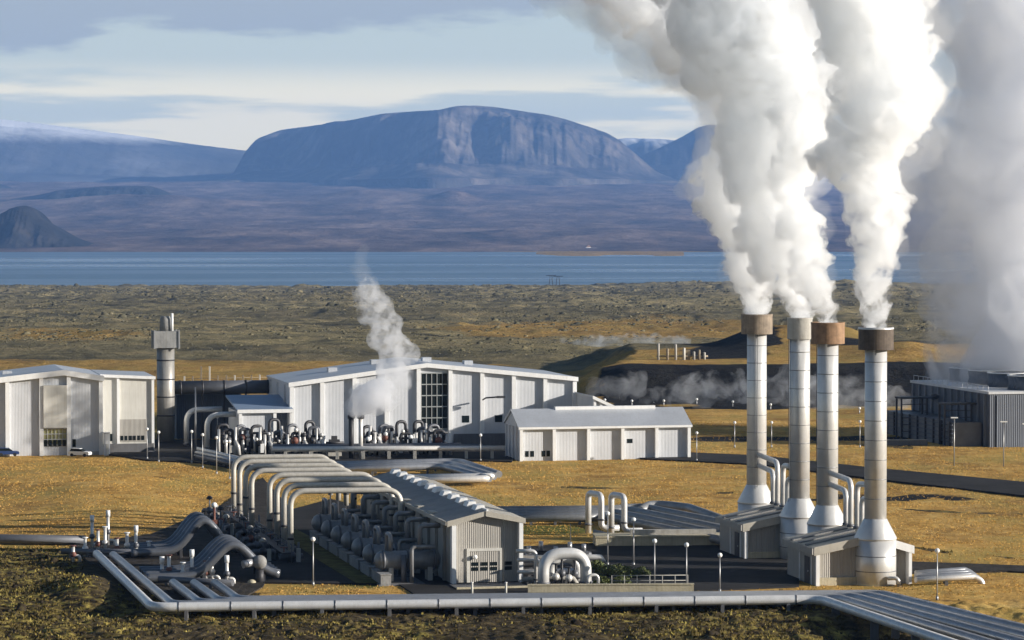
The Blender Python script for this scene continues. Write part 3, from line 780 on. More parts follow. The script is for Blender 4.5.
# two big bent pipes in front of the shed
for i, (pxa, pxb, pyt, Yp) in enumerate(((186, 222, 410, 640), (206.5, 238, 415, 630))):
    a = AT(pxa, Yp); zt = ZA(pyt, Yp); w = along(a, pxb)
    t = thing('bent_pipe', ('left' if i == 0 else 'right') + ' one of two big bent steel pipes rising before the dark shed', 'pipe', a, PHI, 'bent pipes before the shed')
    MB().tube(fillet([(0, 0, -.3), (0, 0, zt), (w, 1, zt)], 2.6, 8), .55, 14).build('pipe', STEEL, t)
    MB().tube([(0, 0, .2), (0, 0, .5)], .75, 14).build('flange', PIPED, t)

# front heat-exchanger house
pf = G(450, 584.6)
WF = along(pf, 521.5)
fh = thing('heat_exchanger_house', 'long grey corrugated house with ridge vents and a garage door in its gable', 'building', pf, PHI)
FL, FE = 64.0, 7.9
WR = 4.35
ftop = [(0, FE), (WR, 9.0), (WF, 8.05)]
poly = [(0, -.5), (WF, -.5)] + [(x, z - .3) for x, z in reversed(ftop)]
MB().prism(poly, 0, FL).build('wall', CLADW, fh)
MB().prism([(-.5, FE - .45), (WR, 8.7), (WR, 9.05), (-.5, FE - .08)], -.7, FL + .3).build('left_roof', ROOF_SHADE, fh)['label'] = 'left roof slope with painted shade'  # shaded side of the roof, its shade given by a darker colour
MB().prism([(WR, 8.7), (WF + .3, 7.72), (WF + .3, 8.06), (WR, 9.05)], -.7, FL + .3).build('right_roof', ROOFC, fh)['label'] = 'beige right roof slope'  # sunlit side of the same roof, in the lighter colour
MB().prism([(-.55, FE - .75), (WR, 8.5), (WR, 9.1), (-.55, FE)], -.95, -.70).build('fascia', ROOFC, fh)
MB().box(-.75, -.5, -.9, FL + .3, FE - .55, FE - .05).build('gutter', ROOFC, fh)
MB().box(.0, .55, -1.15, -.003, -.5, FE - .55).build('pilaster', WHITE, fh)
MB().box(WF - .5, WF, -1.0, -.003, -.5, 7.75).build('pilaster', WHITE, fh)
MB().prism([(WR, 8.45), (WF + .3, 7.45), (WF + .3, 8.1), (WR, 9.1)], -1.05, -.70).build('right_fascia', ROOFC, fh)
dr = MB().box(2.45, 6.3, -.12, .02, -.05, 4.0).build('garage_door', CLADW, fh)
fr = MB(); fr.box(2.1, 2.45, -.2, -.003, -.4, 4.35); fr.box(6.3, 6.6, -.2, -.003, -.4, 4.35); fr.box(2.45, 6.3, -.2, -.003, 4.0, 4.35)
fr.build('door_frame', CREAM, fh)
for r_ in range(2):
    for c in range(3):
        MB().box(2.75 + c * 1.2, 3.6 + c * 1.2, -.17, -.11, 1.55 + r_ * .62, 2.0 + r_ * .62).build('pane', GLASS, dr)
for r_ in range(2):
    MB().box(7.0, 7.9, -.07, .02, 1.55 + r_ * .62, 2.0 + r_ * .62).build('window', GLASS, fh)
l_ = MB(); l_.ball((3.1, -.45, 3.3), .3); l_.box(3.0, 3.2, -.3, -.1, 3.25, 3.4); l_.build('wall_lamp', LAMPW, fh)
for k in range(12):
    y = 3 + (FL - 6) * k / 11
    MB().box(-.35, -.003, y - .3, y + .3, -.5, FE - .6).build('pilaster', CLADW, fh)
for k in range(12):
    y = 2.5 + (FL - 6) * k / 11
    b_ = MB(); b_.prism([(WR - .8, 8.6), (WR + .75, 8.75), (WR + .55, 9.55), (WR - .35, 9.5)], y, y + 2.3)
    b_.build('ridge_vent', WHITE, fh)
MB().box(WR + .3, WR + .55, 0, FL, 9.0, 9.22).build('ridge_cap', WHITE, fh)
for k in range(5):
    y = 10 + 9 * k
    MB().box(-.42, 1.0, y, y + 3, FE - .06, FE + .16).build('roof_shading', ROOFC, fh)  # pale strips painting a sunlit patch along the left eave

# horizontal heat exchangers beside it with plinths
for i in range(7):
    o = pf + U * -8.6 + V * (3.2 + 8.4 * i)
    order = ['nearest', 'second', 'third', 'fourth', 'fifth', 'sixth', 'farthest'][i]
    t = thing('heat_exchanger', f'{order} horizontal steel drum in the row beside the corrugated front house', 'heat exchanger', o, PHI, 'heat exchangers beside the front house')
    MB().tube([(-.5, 0, 2.75), (-.15, 0, 2.75), (0.3, 0, 2.75), (7.6, 0, 2.75), (7.9, 0, 2.75)], [.35, .95, 1.2, 1.2, .6], 18).build('drum', DRUM, t)
    for x in (.5, 3.6, 7.0): MB().tube([(x, 0, 2.75), (x + .25, 0, 2.75)], 1.32, 18).build('flange', PIPED, t)
    for x in (1.2, 6.2): MB().box(x, x + .6, -1, 1, .2, 1.9).build('saddle', CONC, t)
    MB().tube(fillet([(1.6, 0, 3.8), (1.6, 0, 5.9), (1.6, 2.6, 5.9), (1.6, 2.6, 3.2)], .6), .28, 10).build('nozzle', DRUM, t)
    MB().tube(fillet([(5.4, .3, 3.6), (5.4, .3, 7.0), (8.0, .3, 7.0)], .6), .33, 10).build('steam_pipe', DRUM, t)
    MB().tube(fillet([(3.9, -2.2, .1), (3.9, -2.2, 4.6), (6.9, -2.2, 4.6)], .5), .26, 10).build('side_pipe', DRUM, t)
    MB().box(-.5, 5.4, -3.4, 4.4, -.4, .12).build('base', CONCD, t)
    MB().tube([(3.0, -1.6, .1), (3.0, -1.6, 3.6)], .35, 10).build('valve', PIPED, t)
    q = thing('concrete_plinth', f'{order} low concrete block at the outer end of the drum row', 'plinth', o + U * .1, PHI, 'plinths beside the drum row')
    MB().box(-.35, .95, -3.4, 3.3, -.4, 1.3).build('block', CONCM, q)
    MB().box(-.42, 1.02, -3.5, 3.4, 1.3, 1.4).build('coping', CONCM, q)

# ------------------------------------------------------------------ tall pipe arches
arch_px = [(290, 489), (283.5, 483.5), (276.3, 478.2), (269, 473), (251, 468.5), (245, 464), (239, 459.5), (233, 455)]
ARCH = []
oname = ['nearest', 'second', 'third', 'fourth', 'fifth', 'sixth', 'seventh', 'farthest']
for i, (px, py) in enumerate(arch_px):
    zt = 9.5
    a = G(px, py + 2.5, zt); a.z = 0
    ARCH.append(a)
    t = thing('pipe_arch', f'{oname[i]} of the eight tall pale pipe arches over the valve yard', 'pipe', a, R(7), 'tall pipe arches')
    pth = fillet([(0, 0, 1.2), (0, 0, zt), (14.7, 0, zt), (14.7, 0, 3.6)], 2.1, 8)
    MB().tube(pth, .39, 14).build('pipe', ARCHM, t)
    MB().tube([(0, 0, 3.0 + .9 * (i % 3)), (0, 0, 3.3 + .9 * (i % 3))], .46, 12).build('flange', DARK, t)
    MB().tube([(14.7, 0, 5.2), (14.7, 0, 5.5)], .46, 12).build('flange', DARK, t)
    MB().box(14.6, 14.8, .35, .55, -.3, 9.1).build('support', PIPED, t)
    # valve below its left foot
    v = thing('valve_set', f'dark valve set under the foot of the {oname[i]} tall pipe arch', 'valve', a, R(7), 'valve sets under the arches')
    MB().tube([(0, 0, -.3), (0, 0, 1.15)], .42, 10).build('body', PIPED, v)
    MB().ball((0, 0, .9), .72).build('valve_ball', PIPED, v)
    MB().tube([(-1.5, -.5, .8), (1.6, .4, .8)], .4, 10).build('cross_pipe', PIPED, v)
    w_ = MB(); w_.tube([(-.9, -.3, .8), (-.9, -.3, 2.0)], .09, 6); w_.lathe([(.5, 0), (.5, .1)], (-.9, -.3, 2.0), 14); w_.build('hand_wheel', [REDV, DARK][i % 2], v)
    MB().box(.7, 1.3, -.9, -.4, -.3, 1.9).build('control_box', CONC, v)
    MB().tube([(1.1, .7, -.3), (1.1, .7, 2.6 + (i % 3) * .5)], .14, 8).build('stem', PIPED, v)

# grating platform and control valves beside the arches
for i, a in enumerate(ARCH):
    q = a - U * 3.4 + V * 2.2
    v = thing('control_valve', f'small dark control valve left of the foot of the {oname[i]} tall pipe arch', 'valve', q, PHI + .3 * i, 'control valves left of the arches')
    MB().tube(fillet([(-1.6, 0, -.2), (-1.6, 0, 1.3), (1.6, 0, 1.3), (1.6, 0, -.2)], .5), .3, 10).build('pipe', PIPED, v)
    MB().ball((0, 0, 1.3), .55, 12).build('body', [DARK, PIPED, REDV][i % 3], v)
    MB().tube([(0, 0, 1.3), (0, 0, 2.9 + .4 * (i % 2))], .13, 8).build('stem', PIPED, v)
    MB().lathe([(.45, 0), (.5, .25), (.2, .5)], (0, 0, 2.6 + .4 * (i % 2)), 12).build('actuator', [CONC, DARK][i % 2], v)
    MB().box(.5, 1.0, -.9, -.5, -.3, 1.7).build('junction_box', [CONC, PIPED][i % 2], v)
a = ARCH[0] - U * 1.2 - V * 1.5
t = thing('walkway', 'dark grating walkway with rails along the feet of the tall pipe arches', 'walkway', a, PHI)
MB().box(-.1, 1.1, 0, 62, 1.3, 1.42).build('grating', DARK, t)
for k in range(14): MB().tube([(1.1, k * 4.7, -.3), (1.1, k * 4.7, 2.5)], .06, 6).build('rail_post', PIPED, t)
for zz in (1.95, 2.5): MB().tube([(1.1, 0, zz), (1.1, 61.5, zz)], .05, 6).build('rail', PIPED, t)

# red-topped relief stack
pr = G(213.5, 541)
t = thing('relief_valve', 'slender red relief valve with white head, left of the tall pipe arches', 'valve', pr, PHI)
MB().tube([(0, 0, -.3), (0, 0, 4.6)], .18, 8).build('stem', REDV, t); MB().ball((0, 0, 5.0), .42).build('head', WHITE, t); MB().box(-.4, .4, -.3, .3, 2.2, 2.9).build('actuator', REDV, t)

# ------------------------------------------------------------------ pipe humps


def hump_pts(L1, zt, z0=.8):
    pts = []
    for k in range(33):
        s = -4 + (L1 + 5.2) * k / 32
        q = s / L1
        z = z0 + (zt - z0) * (math.exp(-((q - .60) / .27) ** 2) if True else 0)
        pts.append((s, 0, z))
    return pts


hump_sets = ((G(177, 578, .8), 11.6, 4.7, 'front', 4, 2.7), (G(160, 553, .8), 9.6, 4.9, 'rear', 4, 2.7))
for org, L1, zt, nm, cnt, sp in hump_sets:
    org.z = 0
    for i in range(cnt):
        t = thing('humped_pipe', f'{["nearest","second","third","farthest"][i]} pipe of the {nm} bundle arching up in a hump left of the valve yard', 'pipe', org + V * sp * i, PHI, f'{nm} humped pipes')
        MB().tube(hump_pts(L1, zt), .56, 16).build('pipe', HUMP, t)
        for s in (L1 * .28, L1 * .93):
            z = np.interp(s, [p[0] for p in hump_pts(L1, zt)], [p[2] for p in hump_pts(L1, zt)])
            MB().box(s - .2, s + .2, -.25, .25, -.3, float(z) - .55).build('support', DARK, t)
dr_ = G(259, 583)
t = thing('end_drum', 'round grey vessel at the right foot of the front pipe hump', 'vessel', dr_, PHI)
MB().ball((0, 0, 2.5), .9, 20, 12).build('shell', CONCM, t); MB().lathe([(.6, -.3), (.5, 1.6)], seg=12).build('leg', DARK, t)
MB().tube([(-.9, 0, 2.5), (-2.2, -.4, 2.3)], .5, 12).build('nozzle', PIPE, t)
t = thing('spoil_heap', 'small sandy rock at the pipe hump foot on dark gravel', 'rock', G(251, 584), 0)
rk = MB(); rk.ball((0, 0, .05), .6, 9, 6, .7); rk.build('rock_body', CONCB, t)

# ------------------------------------------------------------------ foreground pipeline
front = [G(160, 608.5, .9), G(820, 600.5, .9)]
bundle_dir = (front[1] - front[0]).normalized()
lefts = [((151, 608.5), (95.5, 554.6)), ((171.7, 606.5), (112, 556)), ((199, 604.7), (172, 584)), ((219, 603), (193, 584.5)), ((238, 601.4), (214, 584))]
rights = [(822, 600.5, 955, 642), (838, 598.9, 985, 640), (853, 597.5, 1012, 638), (868, 596.3, 1050, 640), (882, 595.2, 1090, 642)]
pn = ['front', 'second', 'middle', 'fourth', 'rear']
for i in range(5):
    zc = .95
    a = G(*lefts[i][1], zc); b = G(*lefts[i][0], zc); c = G(rights[i][0], rights[i][1], zc)
    e = G(rights[i][2], rights[i][3], zc)
    d = (e - c).normalized(); e = c + d * 70
    e.z = zc - 0.6
    base = Vector((b.x, b.y, 0))
    t = thing('steam_pipe', f'{pn[i]} pipe of the long flat pipeline crossing the foreground', 'pipe', base, 0, 'foreground pipeline')
    pts = fillet([p - base for p in (a, b, c, e)], 2.5, 6)
    MB().tube(pts, .55, 16).build('pipe', PIPE_LIT if i == 0 else PIPE, t)  # front pipe gets the lit colour, the others the plain one
    n_s = 10
    for k in range(n_s):
        q = b.lerp(c, (k + .5) / n_s) - base
        MB().box(q.x - .2, q.x + .2, q.y - .45, q.y + .45, -.8, q.z - .45).build('support', CONCD, t)
    for k in range(6):
        q = c.lerp(e, (k + .4) / 6) - base
        MB().box(q.x - .45, q.x + .45, q.y - .2, q.y + .2, -3.5, q.z - .45).build('support', CONCD, t)
    for k in range(1, 26, 2) if i == 0 else ():
        q = b.lerp(c, k / 26) - base
        MB().tube([q - bundle_dir * .09, q + bundle_dir * .09], .585, 16).build('clamp', PIPED, t)
# well heads at the left ends
wells = [(84, 558, 2.6, 0), (91, 550, 4.0, 1), (97, 556, 3.4, 2), (104, 556, 3.8, 0), (107, 546, 4.2, 1), (116, 557, 2.4, 2), (126, 556, 3.0, 0), (135, 558, 3.6, 1), (72, 562, 2.0, 2), (148, 556, 1.8, 0),
         (161, 581, 2.3, 1), (168, 582, 3.2, 2), (182, 583, 2.4, 0), (191, 583, 3.4, 1), (205, 583, 2.6, 2), (211, 583, 3.0, 0), (226, 585, 2.9, 1)]
wl = ['short', 'tall', 'middling']
for i, (px, py, h, k) in enumerate(wells):
    p = G(px, py); far_ = py < 570
    t = thing('wellhead_valve', f'{["leftmost","second","third","fourth","fifth","sixth","seventh","eighth","ninth","rightmost"][sorted([w[0] for w in wells if (w[1] < 570) == far_]).index(px) if far_ else min(9, sorted([w[0] for w in wells if w[1] >= 570]).index(px))] if not (not far_ and px == 226) else "rightmost"} pale valve riser of the {"rear" if far_ else "front"} manifold at the pipeline\'s left end', 'valve', p, PHI, 'valve risers of the ' + ('rear' if far_ else 'front') + ' manifold')
    MB().tube([(0, 0, -.3), (0, 0, h)], .22, 10).build('riser', PIPEW, t)
    MB().tube(fillet([(0, 0, .7), (.9, 0, .7), (.9, 0, -.2)], .4), .2, 8).build('elbow', PIPEW, t)
    MB().ball((0, 0, h * .45), .42, 10).build('valve_body', [PIPEW, PIPED, REDV][k], t)
    if k != 1:
        MB().lathe([(.4, 0), (.4, .12)], (0, 0, h), 12).build('hand_wheel', [WHITE, DARK, REDV][k], t)
    else:
        MB().lathe([(.3, 0), (.3, .9)], (0, 0, h - .2), 10).build('cap', WHITE, t)
for i, (pa_, pb_) in enumerate((((60, 552), (150, 553)), ((158, 580), (232, 584)))):
    a = G(*pa_, .8); b = G(*pb_, .8); base = Vector((a.x, a.y, 0))
    t = thing('header_pipe', ('rear' if i == 0 else 'front') + ' header pipe joining the valve risers at the pipeline\'s left end', 'pipe', base, 0)
    MB().tube([a - base, b - base], .4, 12).build('pipe', PIPED, t)
    for k in range(5):
        q = a.lerp(b, (k + .5) / 5) - base; MB().box(q.x - .2, q.x + .2, q.y - .2, q.y + .2, -.4, .5).build('support', CONCD, t)
a = G(-80, 539, .6); b = G(84, 541, .6); base = Vector((a.x, a.y, 0))
t = thing('field_pipe', 'dark pipe leading in from the left edge to the well yard', 'pipe', base, 0)
MB().tube([a - base, b - base], .7, 12).build('pipe', PIPED, t)
for k in range(4):
    q = a.lerp(b, (k + .5) / 4) - base; MB().box(q.x - .3, q.x + .3, q.y - .3, q.y + .3, -.5, .2).build('support', CONCD, t)

# ------------------------------------------------------------------ hoops beside the front house
for i, (px0, px1, py, pt, rr) in enumerate(((543.5, 586, 589, 549, .72), (551, 578, 584, 556, .5))):
    a = G(px0, py); w = along(a, px1); zt = ZA(pt, a.y) - rr
    t = thing('hoop_pipe', ['large horseshoe-shaped steel pipe behind the beige parapet', 'inner hoop pipe standing behind the large horseshoe pipe'][i], 'pipe', a, PHI)
    MB().tube(fillet([(0, 0, -.4), (0, 0, zt), (w, 0, zt), (w, 0, -.4)], w * .47, 10), rr, 20).build('pipe', STEEL, t)
    for x in (0, w): MB().tube([(x, 0, .5), (x, 0, .75)], rr + .14, 20).build('flange', PIPED, t)
a = G(590, 589)
t = thing('small_hoop_pipe', 'small white hoop pipe right of the horseshoe pipe', 'pipe', a, PHI)
MB().tube(fillet([(-.2, 0, -.4), (-.2, 0, 1.6), (1.1, 0, 1.6), (1.1, 0, -.4)], .6, 8), .2, 12).build('pipe', PIPEW, t)
MB().tube([(1.1, 0, .3), (1.1, 0, .45)], .3, 12).build('flange', DARK, t)
for i, (px0, px1, pyt, pyb) in enumerate(((523, 536, 552, 588), (524, 540, 561, 587), (524, 544, 573, 586))):
    a = G(px0, pyb); w = along(a, px1); zt = ZA(pyt, a.y)
    t = thing('branch_pipe', ['topmost', 'middle', 'lowest'][i] + ' white branch pipe between the front house and horseshoe pipe', 'pipe', a, PHI, 'white branch pipes')
    MB().tube(fillet([(-.8, .4, zt), (w, 0, zt), (w, 0, -.3)], .7, 8), .24, 12).build('pipe', PIPEW, t)
    MB().tube([(w, 0, .8), (w, 0, 1.0)], .34, 12).build('flange', DARK, t)
for i, (px, py, h) in enumerate(((556, 586, 2.6), (562, 585, 3.4), (569, 586, 2.2), (575, 584, 3.0))):
    t = thing('gate_valve', ['leftmost', 'second', 'third', 'rightmost'][i] + ' dark gate valve inside the horseshoe pipe', 'valve', G(px, py), PHI, 'gate valves inside the horseshoe')
    MB().tube([(0, 0, -.3), (0, 0, h)], .16, 8).build('stem', DARK, t); MB().ball((0, 0, h * .4), .5, 12).build('body', [PIPEW, PIPED][i % 2], t)
    MB().lathe([(.5, 0), (.5, .1)], (0, 0, h), 14).build('hand_wheel', DARK, t)
# equipment rows behind
for i in range(4):
    py0 = 553 + i * 7
    a = G(522, py0 + 6, .7); b = G(600 - 9 * i, py0 + 5, .7); base = Vector((a.x, a.y, 0))
    t = thing('low_pipe', ['farthest', 'third', 'second', 'nearest'][i] + ' of four low pipes lying on the pad behind the horseshoe pipe', 'pipe', base, 0, 'low pipes on the pad')
    MB().tube(fillet([a - base, b - base, b - base + Vector((.6, .3, -.9))], .4), .3 if i % 2 else .4, 12).build('pipe', [PIPEW, PIPED, PIPE, CONC][i], t)
    for k in range(4):
        q = a.lerp(b, (k + .5) / 4) - base; MB().box(q.x - .2, q.x + .2, q.y - .3, q.y + .3, -.4, .35).build('support', CONCD, t)
for i, (px, py, h) in enumerate(((529, 562, 2.0), (541, 560, 2.4), (556, 561, 1.8), (570, 560, 2.3), (584, 559, 1.9))):
    t = thing('actuator_valve', ['leftmost', 'second', 'middle', 'fourth', 'rightmost'][i] + ' squat actuator valve in the row behind the horseshoe pipe', 'valve', G(px, py), PHI, 'actuator valves')
    MB().box(-.6, .6, -.5, .5, -.3, h * .5).build('body', [PIPED, DARK][i % 2], t); MB().tube([(0, 0, h * .5), (0, 0, h)], .3, 10).build('actuator', PIPE, t); MB().tube([(-1, 0, .5), (1, 0, .5)], .35, 10).build('flange', PIPED, t)
t = thing('flag_mast', 'thin dark mast standing behind the horseshoe pipe', 'mast', G(570.5, 556), 0)
MB().tube([(0, 0, -.3), (0, 0, 4.2)], .06, 6).build('mast', DARK, t)

# parapet, slab and rail
a = G(528, 594.5); w = along(a, 689)
t = thing('parapet_wall', 'low beige concrete parapet behind the foreground pipeline', 'wall', a, R(2.5))
MB().box(0, w, 0, .5, -.4, .95).build('wall', CONCB, t); MB().box(-.05, w + .05, -.08, .58, .95, 1.1).build('coping', CONCB, t)
a = G(452, 588.6); w = along(a, 524)
t = thing('door_ramp', 'dark concrete apron in front of the garage door', 'ramp', a, PHI)
MB().box(0, w, -2.6, 1.9, -.3, .22).build('slab', CONCD, t); MB().box(0, w + .6, -2.9, -2.6, -.3, .34).build('kerb', CONCB, t)
for i, px in enumerate((472, 506)):
    t = thing('bollard', ['left', 'right'][i] + ' pale bollard post before the garage door', 'bollard', G(px, 596), 0, 'bollards before the garage door')
    MB().tube([(0, 0, -.2), (0, 0, 1.45)], .13, 8).build('post', CREAM, t); MB().lathe([(.16, 0), (.16, .12)], (0, 0, 1.45), 8).build('cap', WHITE, t)
a = G(612, 590); w = along(a, 686)
t = thing('safety_railing', 'grey pipe railing along the shrubs above the parapet', 'railing', a, R(4))
for z in (1.0, 1.65): MB().tube([(0, 0, z), (w, 0, z)], .05, 6).build('rail', CONC, t)
for k in range(7): MB().tube([(w * k / 6, 0, -.3), (w * k / 6, 0, 1.7)], .06, 6).build('post', CONC, t)

# tall expansion loops
for i, (px0, px1, pyt, pyb) in enumerate(((588.5, 601.5, 490.5, 534), (611.5, 624.5, 492, 537))):
    a = G(px0, pyb - 1.2); zt = ZA(pyt, a.y) - .42
    b = G(px1, pyb + 1.0)
    base = a
    d = b - a
    t = thing('expansion_loop', ['left', 'right'][i] + ' tall narrow expansion loop of steel pipe behind the horseshoe pipe', 'pipe', base, 0, 'expansion loops')
    MB().tube(fillet([(0, 0, -.3), (0, 0, zt), (d.x, d.y, zt), (d.x, d.y, .9), (d.x + 2.6, d.y + .3, .9)], .85, 10), .44, 16).build('pipe', STEEL, t)
    for q in (Vector((0, 0, 1)), Vector((d.x, d.y, 2.0))): MB().tube([q, q + Vector((0, 0, .25))], .54, 16).build('flange', PIPED, t)
a = G(600, 541); 
t = thing('drain_pipe', 'dark pipe curving along the foot of the expansion loops', 'pipe', a, 0)
MB().tube(fillet([(-.6, 3.5, .8), (1.2, -.8, .8), (5.4, -2.4, .8), (7.5, -1.2, .8)], 2, 8), .38, 14).build('pipe', PIPED, t)
MB().box(2.8, 3.3, -2.2, -1.4, -.3, .5).build('support', CONCD, t)
# concrete duct
a = G(596, 547.5); w = along(a, 745)
t = thing('concrete_duct', 'long beige concrete pipe duct in front of the blue pipes, left of the grey sheds', 'duct', a, R(4))
MB().box(0, w, 0, 4.2, -.4, 1.25).build('wall', CONCB, t); MB().box(-.1, w + .1, -.12, 4.3, 1.25, 1.5).build('cover', CONCB, t)
MB().box(5, w - 4.5, 1.2, 2.0, 1.5, 2.2).build('kerb', CONC, t)

# bundles behind
NB = ['front', 'second', 'third', 'rear']


def bundle(name, label, group, n, starts, mats, r, zs, dirs, lens, support=True):
    pass


for i in range(4):                                   # flat bundle behind the front house and its turn to the right
    a = G(470, 519 - 2.7 * i, .9); b = G(592 + 7 * i, 518 - 2.7 * i, .9)
    c = G(602 + 13 * i, 516 - 2.9 * i, 1.0); e = c + Vector((.42, -1, 0)).normalized() * 52
    base = Vector((a.x, a.y, 0))
    t = thing('yard_pipe', f'{NB[i]} pipe of the flat bundle passing behind the expansion loops', 'pipe', base, 0, 'bundle behind the expansion loops')
    MB().tube(fillet([p - base for p in (a, b, c, e)], 2.5, 6), .62, 14).build('pipe', DRUM, t)
    for k in range(5):
        q = a.lerp(b, (k + .5) / 5) - base; MB().box(q.x - .2, q.x + .2, q.y - .3, q.y + .3, -.4, .4).build('support', CONCD, t)
    for k in range(4):
        q = c.lerp(e, (k + .5) / 4) - base; MB().box(q.x - .3, q.x + .3, q.y - .2, q.y + .2, -.4, .5).build('support', CONCD, t)
a = G(640, 512, 1); b = G(652, 504.5, 1.2); c = G(690, 509, 1.2); e = G(760, 534, 1.0); base = Vector((a.x, a.y, 0))
t = thing('blue_pipe', 'blue-grey pipe bending down behind the flat bundle toward the grey sheds', 'pipe', base, 0)
MB().tube(fillet([p - base for p in (a, b, c, e)], 3, 6), .75, 14).build('pipe', DRUM, t)
for k in range(4):
    q = c.lerp(e, (k + .5) / 4) - base; MB().box(q.x - .2, q.x + .2, q.y - .3, q.y + .3, -.4, .5).build('support', CONCD, t)

for i in range(3):                                   # hairpin bundle in front of the hall
    a = G(330, 470 - 2.4 * i, 1.1); b = G(441 + 9 * i, 466.5 - 2.4 * i, 1.1); c = G(489 + 5 * i, 479 - 2.2 * i, 1.0); e = G(400, 481 - 2.6 * i, 1.0)
    base = Vector((a.x, a.y, 0))
    t = thing('hairpin_pipe', f'{["inner","middle","outer"][i]} pipe of the flat hairpin bundle in the grass before the turbine hall', 'pipe', base, 0, 'hairpin bundle')
    MB().tube(fillet([p - base for p in (a, b, c)], 3, 6) + ([] if i else []), .62, 14).build('pipe', PIPE, t)
    if i < 2:
        MB().tube(fillet([p - base for p in (b.lerp(c, .9), c, e)], 1.6, 6), .62, 14).build('return_pipe', PIPEW, t)
    for k in range(4):
        q = a.lerp(b, (k + .5) / 4) - base; MB().box(q.x - .2, q.x + .2, q.y - .3, q.y + .3, -.4, .6).build('support', CONCD, t)
    for k in range(2):
        q = b.lerp(c, (k + .5) / 2) - base; MB().box(q.x - .3, q.x + .3, q.y - .2, q.y + .2, -.4, .6).build('support', CONCD, t)

for i in range(3):                                   # raised pipes along the front of the hall
    a = G(272, 449.5 - 1.2 * i, 2.0); b = G(505 - 22 * i, 448.5 - 1.5 * i, 2.0); base = Vector((a.x, a.y, 0))
    t = thing('raised_pipe', f'{["front","middle","rear"][i]} raised pipe on pale legs along the front of the turbine hall', 'pipe', base, 0, 'raised pipes along the hall')
    MB().tube([p - base for p in (a, b)], .5, 12).build('pipe', [PIPEW, PIPED, PIPED][i], t)
    if i == 0:
        for k in range(9):
            q = a.lerp(b, (k + .5) / 9) - base; MB().box(q.x - .3, q.x + .3, q.y - .3, q.y + .3, -.3, 1.55).build('leg', CONC, t)
        MB().box(0, (b - a).x, .2, .9, 1.2, 1.5).build('walkway', DARK, t) if False else None
# pipes left of the arches, dark yard
for i in range(3):
    a = G(196, 449 + 4 * i, .8); b = G(252, 462 + 3 * i, .8); base = Vector((a.x, a.y, 0))
    t = thing('drain_line', f'{["rear","middle","front"][i]} grey pipe slanting across the dark yard behind the tall arches', 'pipe', base, 0, 'slanting yard pipes')
    MB().tube([p - base for p in (a, b)], .42, 12).build('pipe', [STEEL, PIPE, PIPED][i], t)
    for k in range(3):
        q = a.lerp(b, (k + .5) / 3) - base; MB().box(q.x - .2, q.x + .2, q.y - .3, q.y + .3, -.3, .4).build('support', CONCD, t)

# ------------------------------------------------------------------ valve stations before the hall
stn = [227, 244, 261, 278, 296, 313, 371, 388, 405, 422, 438]
on8 = ['leftmost', 'second', 'third', 'fourth', 'fifth', 'sixth', 'seventh', 'rightmost']
on11 = ['leftmost', 'second', 'third', 'fourth', 'fifth', 'sixth', 'seventh', 'eighth', 'ninth', 'tenth', 'rightmost']
rs = random.Random(44)
for i, px in enumerate(stn):
    o = AT(px, 616 + (i % 2) * 3)
    t = thing('turbine_valve_station', f'{on11[i]} dark and white looped valve station before the turbine hall', 'valve station', o, PHI, 'valve stations before the hall')
    h1, h2 = rs.uniform(5.2, 6.6), rs.uniform(4.2, 5.4); w1 = rs.uniform(1.5, 2.0)
    MB().tube(fillet([(-w1, 0, 1.2), (-w1, 0, h1), (.2, .6, h1), (.2, .6, 1.0)], .9, 6), .32, 10).build('loop_pipe', [DARK, PIPED, DARK][i % 3], t)
    MB().tube(fillet([(-1.0, -1, .5), (-1.0, -1, h2), (.9, -1, h2), (.9, -1, .2)], .7, 6), .34, 10).build('front_loop', [DARK, PIPED][i % 2], t)
    for x in rs.sample([-1.9, -.5, .4, 1.3, 1.8], 3):
        MB().tube([(x, -1.6 + rs.uniform(-.3, .3), -.2), (x + .02, -1.6, rs.uniform(3.4, 6.0))], rs.uniform(.2, .34), 10).build('riser', PIPEW, t)
    MB().ball((rs.uniform(-.8, .2), -1.3, rs.uniform(2.2, 3.4)), .75, 12).build('valve_body', REDV if i % 3 == 1 else DARK, t)
    for k in range(3):
        MB().ball((rs.uniform(-1.4, 1.4), -1.7, rs.uniform(1.6, 5.0)), rs.uniform(.3, .5), 10).build('actuator', [WHITE, DARK, PIPEW][k], t)
    MB().tube(fillet([(1.2, -1.8, 2.8), (1.8, -2.2, 1.7), (2.0, -2.2, -.2)], .7, 5), .36, 10).build('elbow', PIPEW, t)
    MB().box(-1.8, 1.7, -1.2, 1.2, -.3, .5).build('base', CONCD, t)
    x = rs.uniform(-1.6, .6); MB().box(x, x + .7, -2.0, -1.5, .5, rs.uniform(1.6, 2.6)).build('control_box', [CONC, DARK, WHITE][i % 3], t)
    zz = rs.uniform(3.2, 4.4); MB().tube([(-1.8, -.8, zz), (1.7, -.8, zz)], .24, 8).build('cross_pipe', DARK, t)
for i, px in enumerate((351, 360.5)):
    o = AT(px, 606)
    t = thing('silencer_pipe', ['left', 'right'][i] + ' of two tall vent pipes under the small steam cloud', 'pipe', o, PHI, 'vent pipes under the steam')
    MB().tube([(0, 0, -.3), (0, 0, 8.8)], [.5, .42][i], 12).build('pipe', [DARK, PIPEW][i], t)
    MB().lathe([(.7, 0), (.7, .7)], (0, 0, 7.6), 14).build('collar', DARK, t)
o = AT(334, 612)
t = thing('pump_skid', 'dark pump on a skid against the hall wall left of the vent pipes', 'pump', o, PHI)
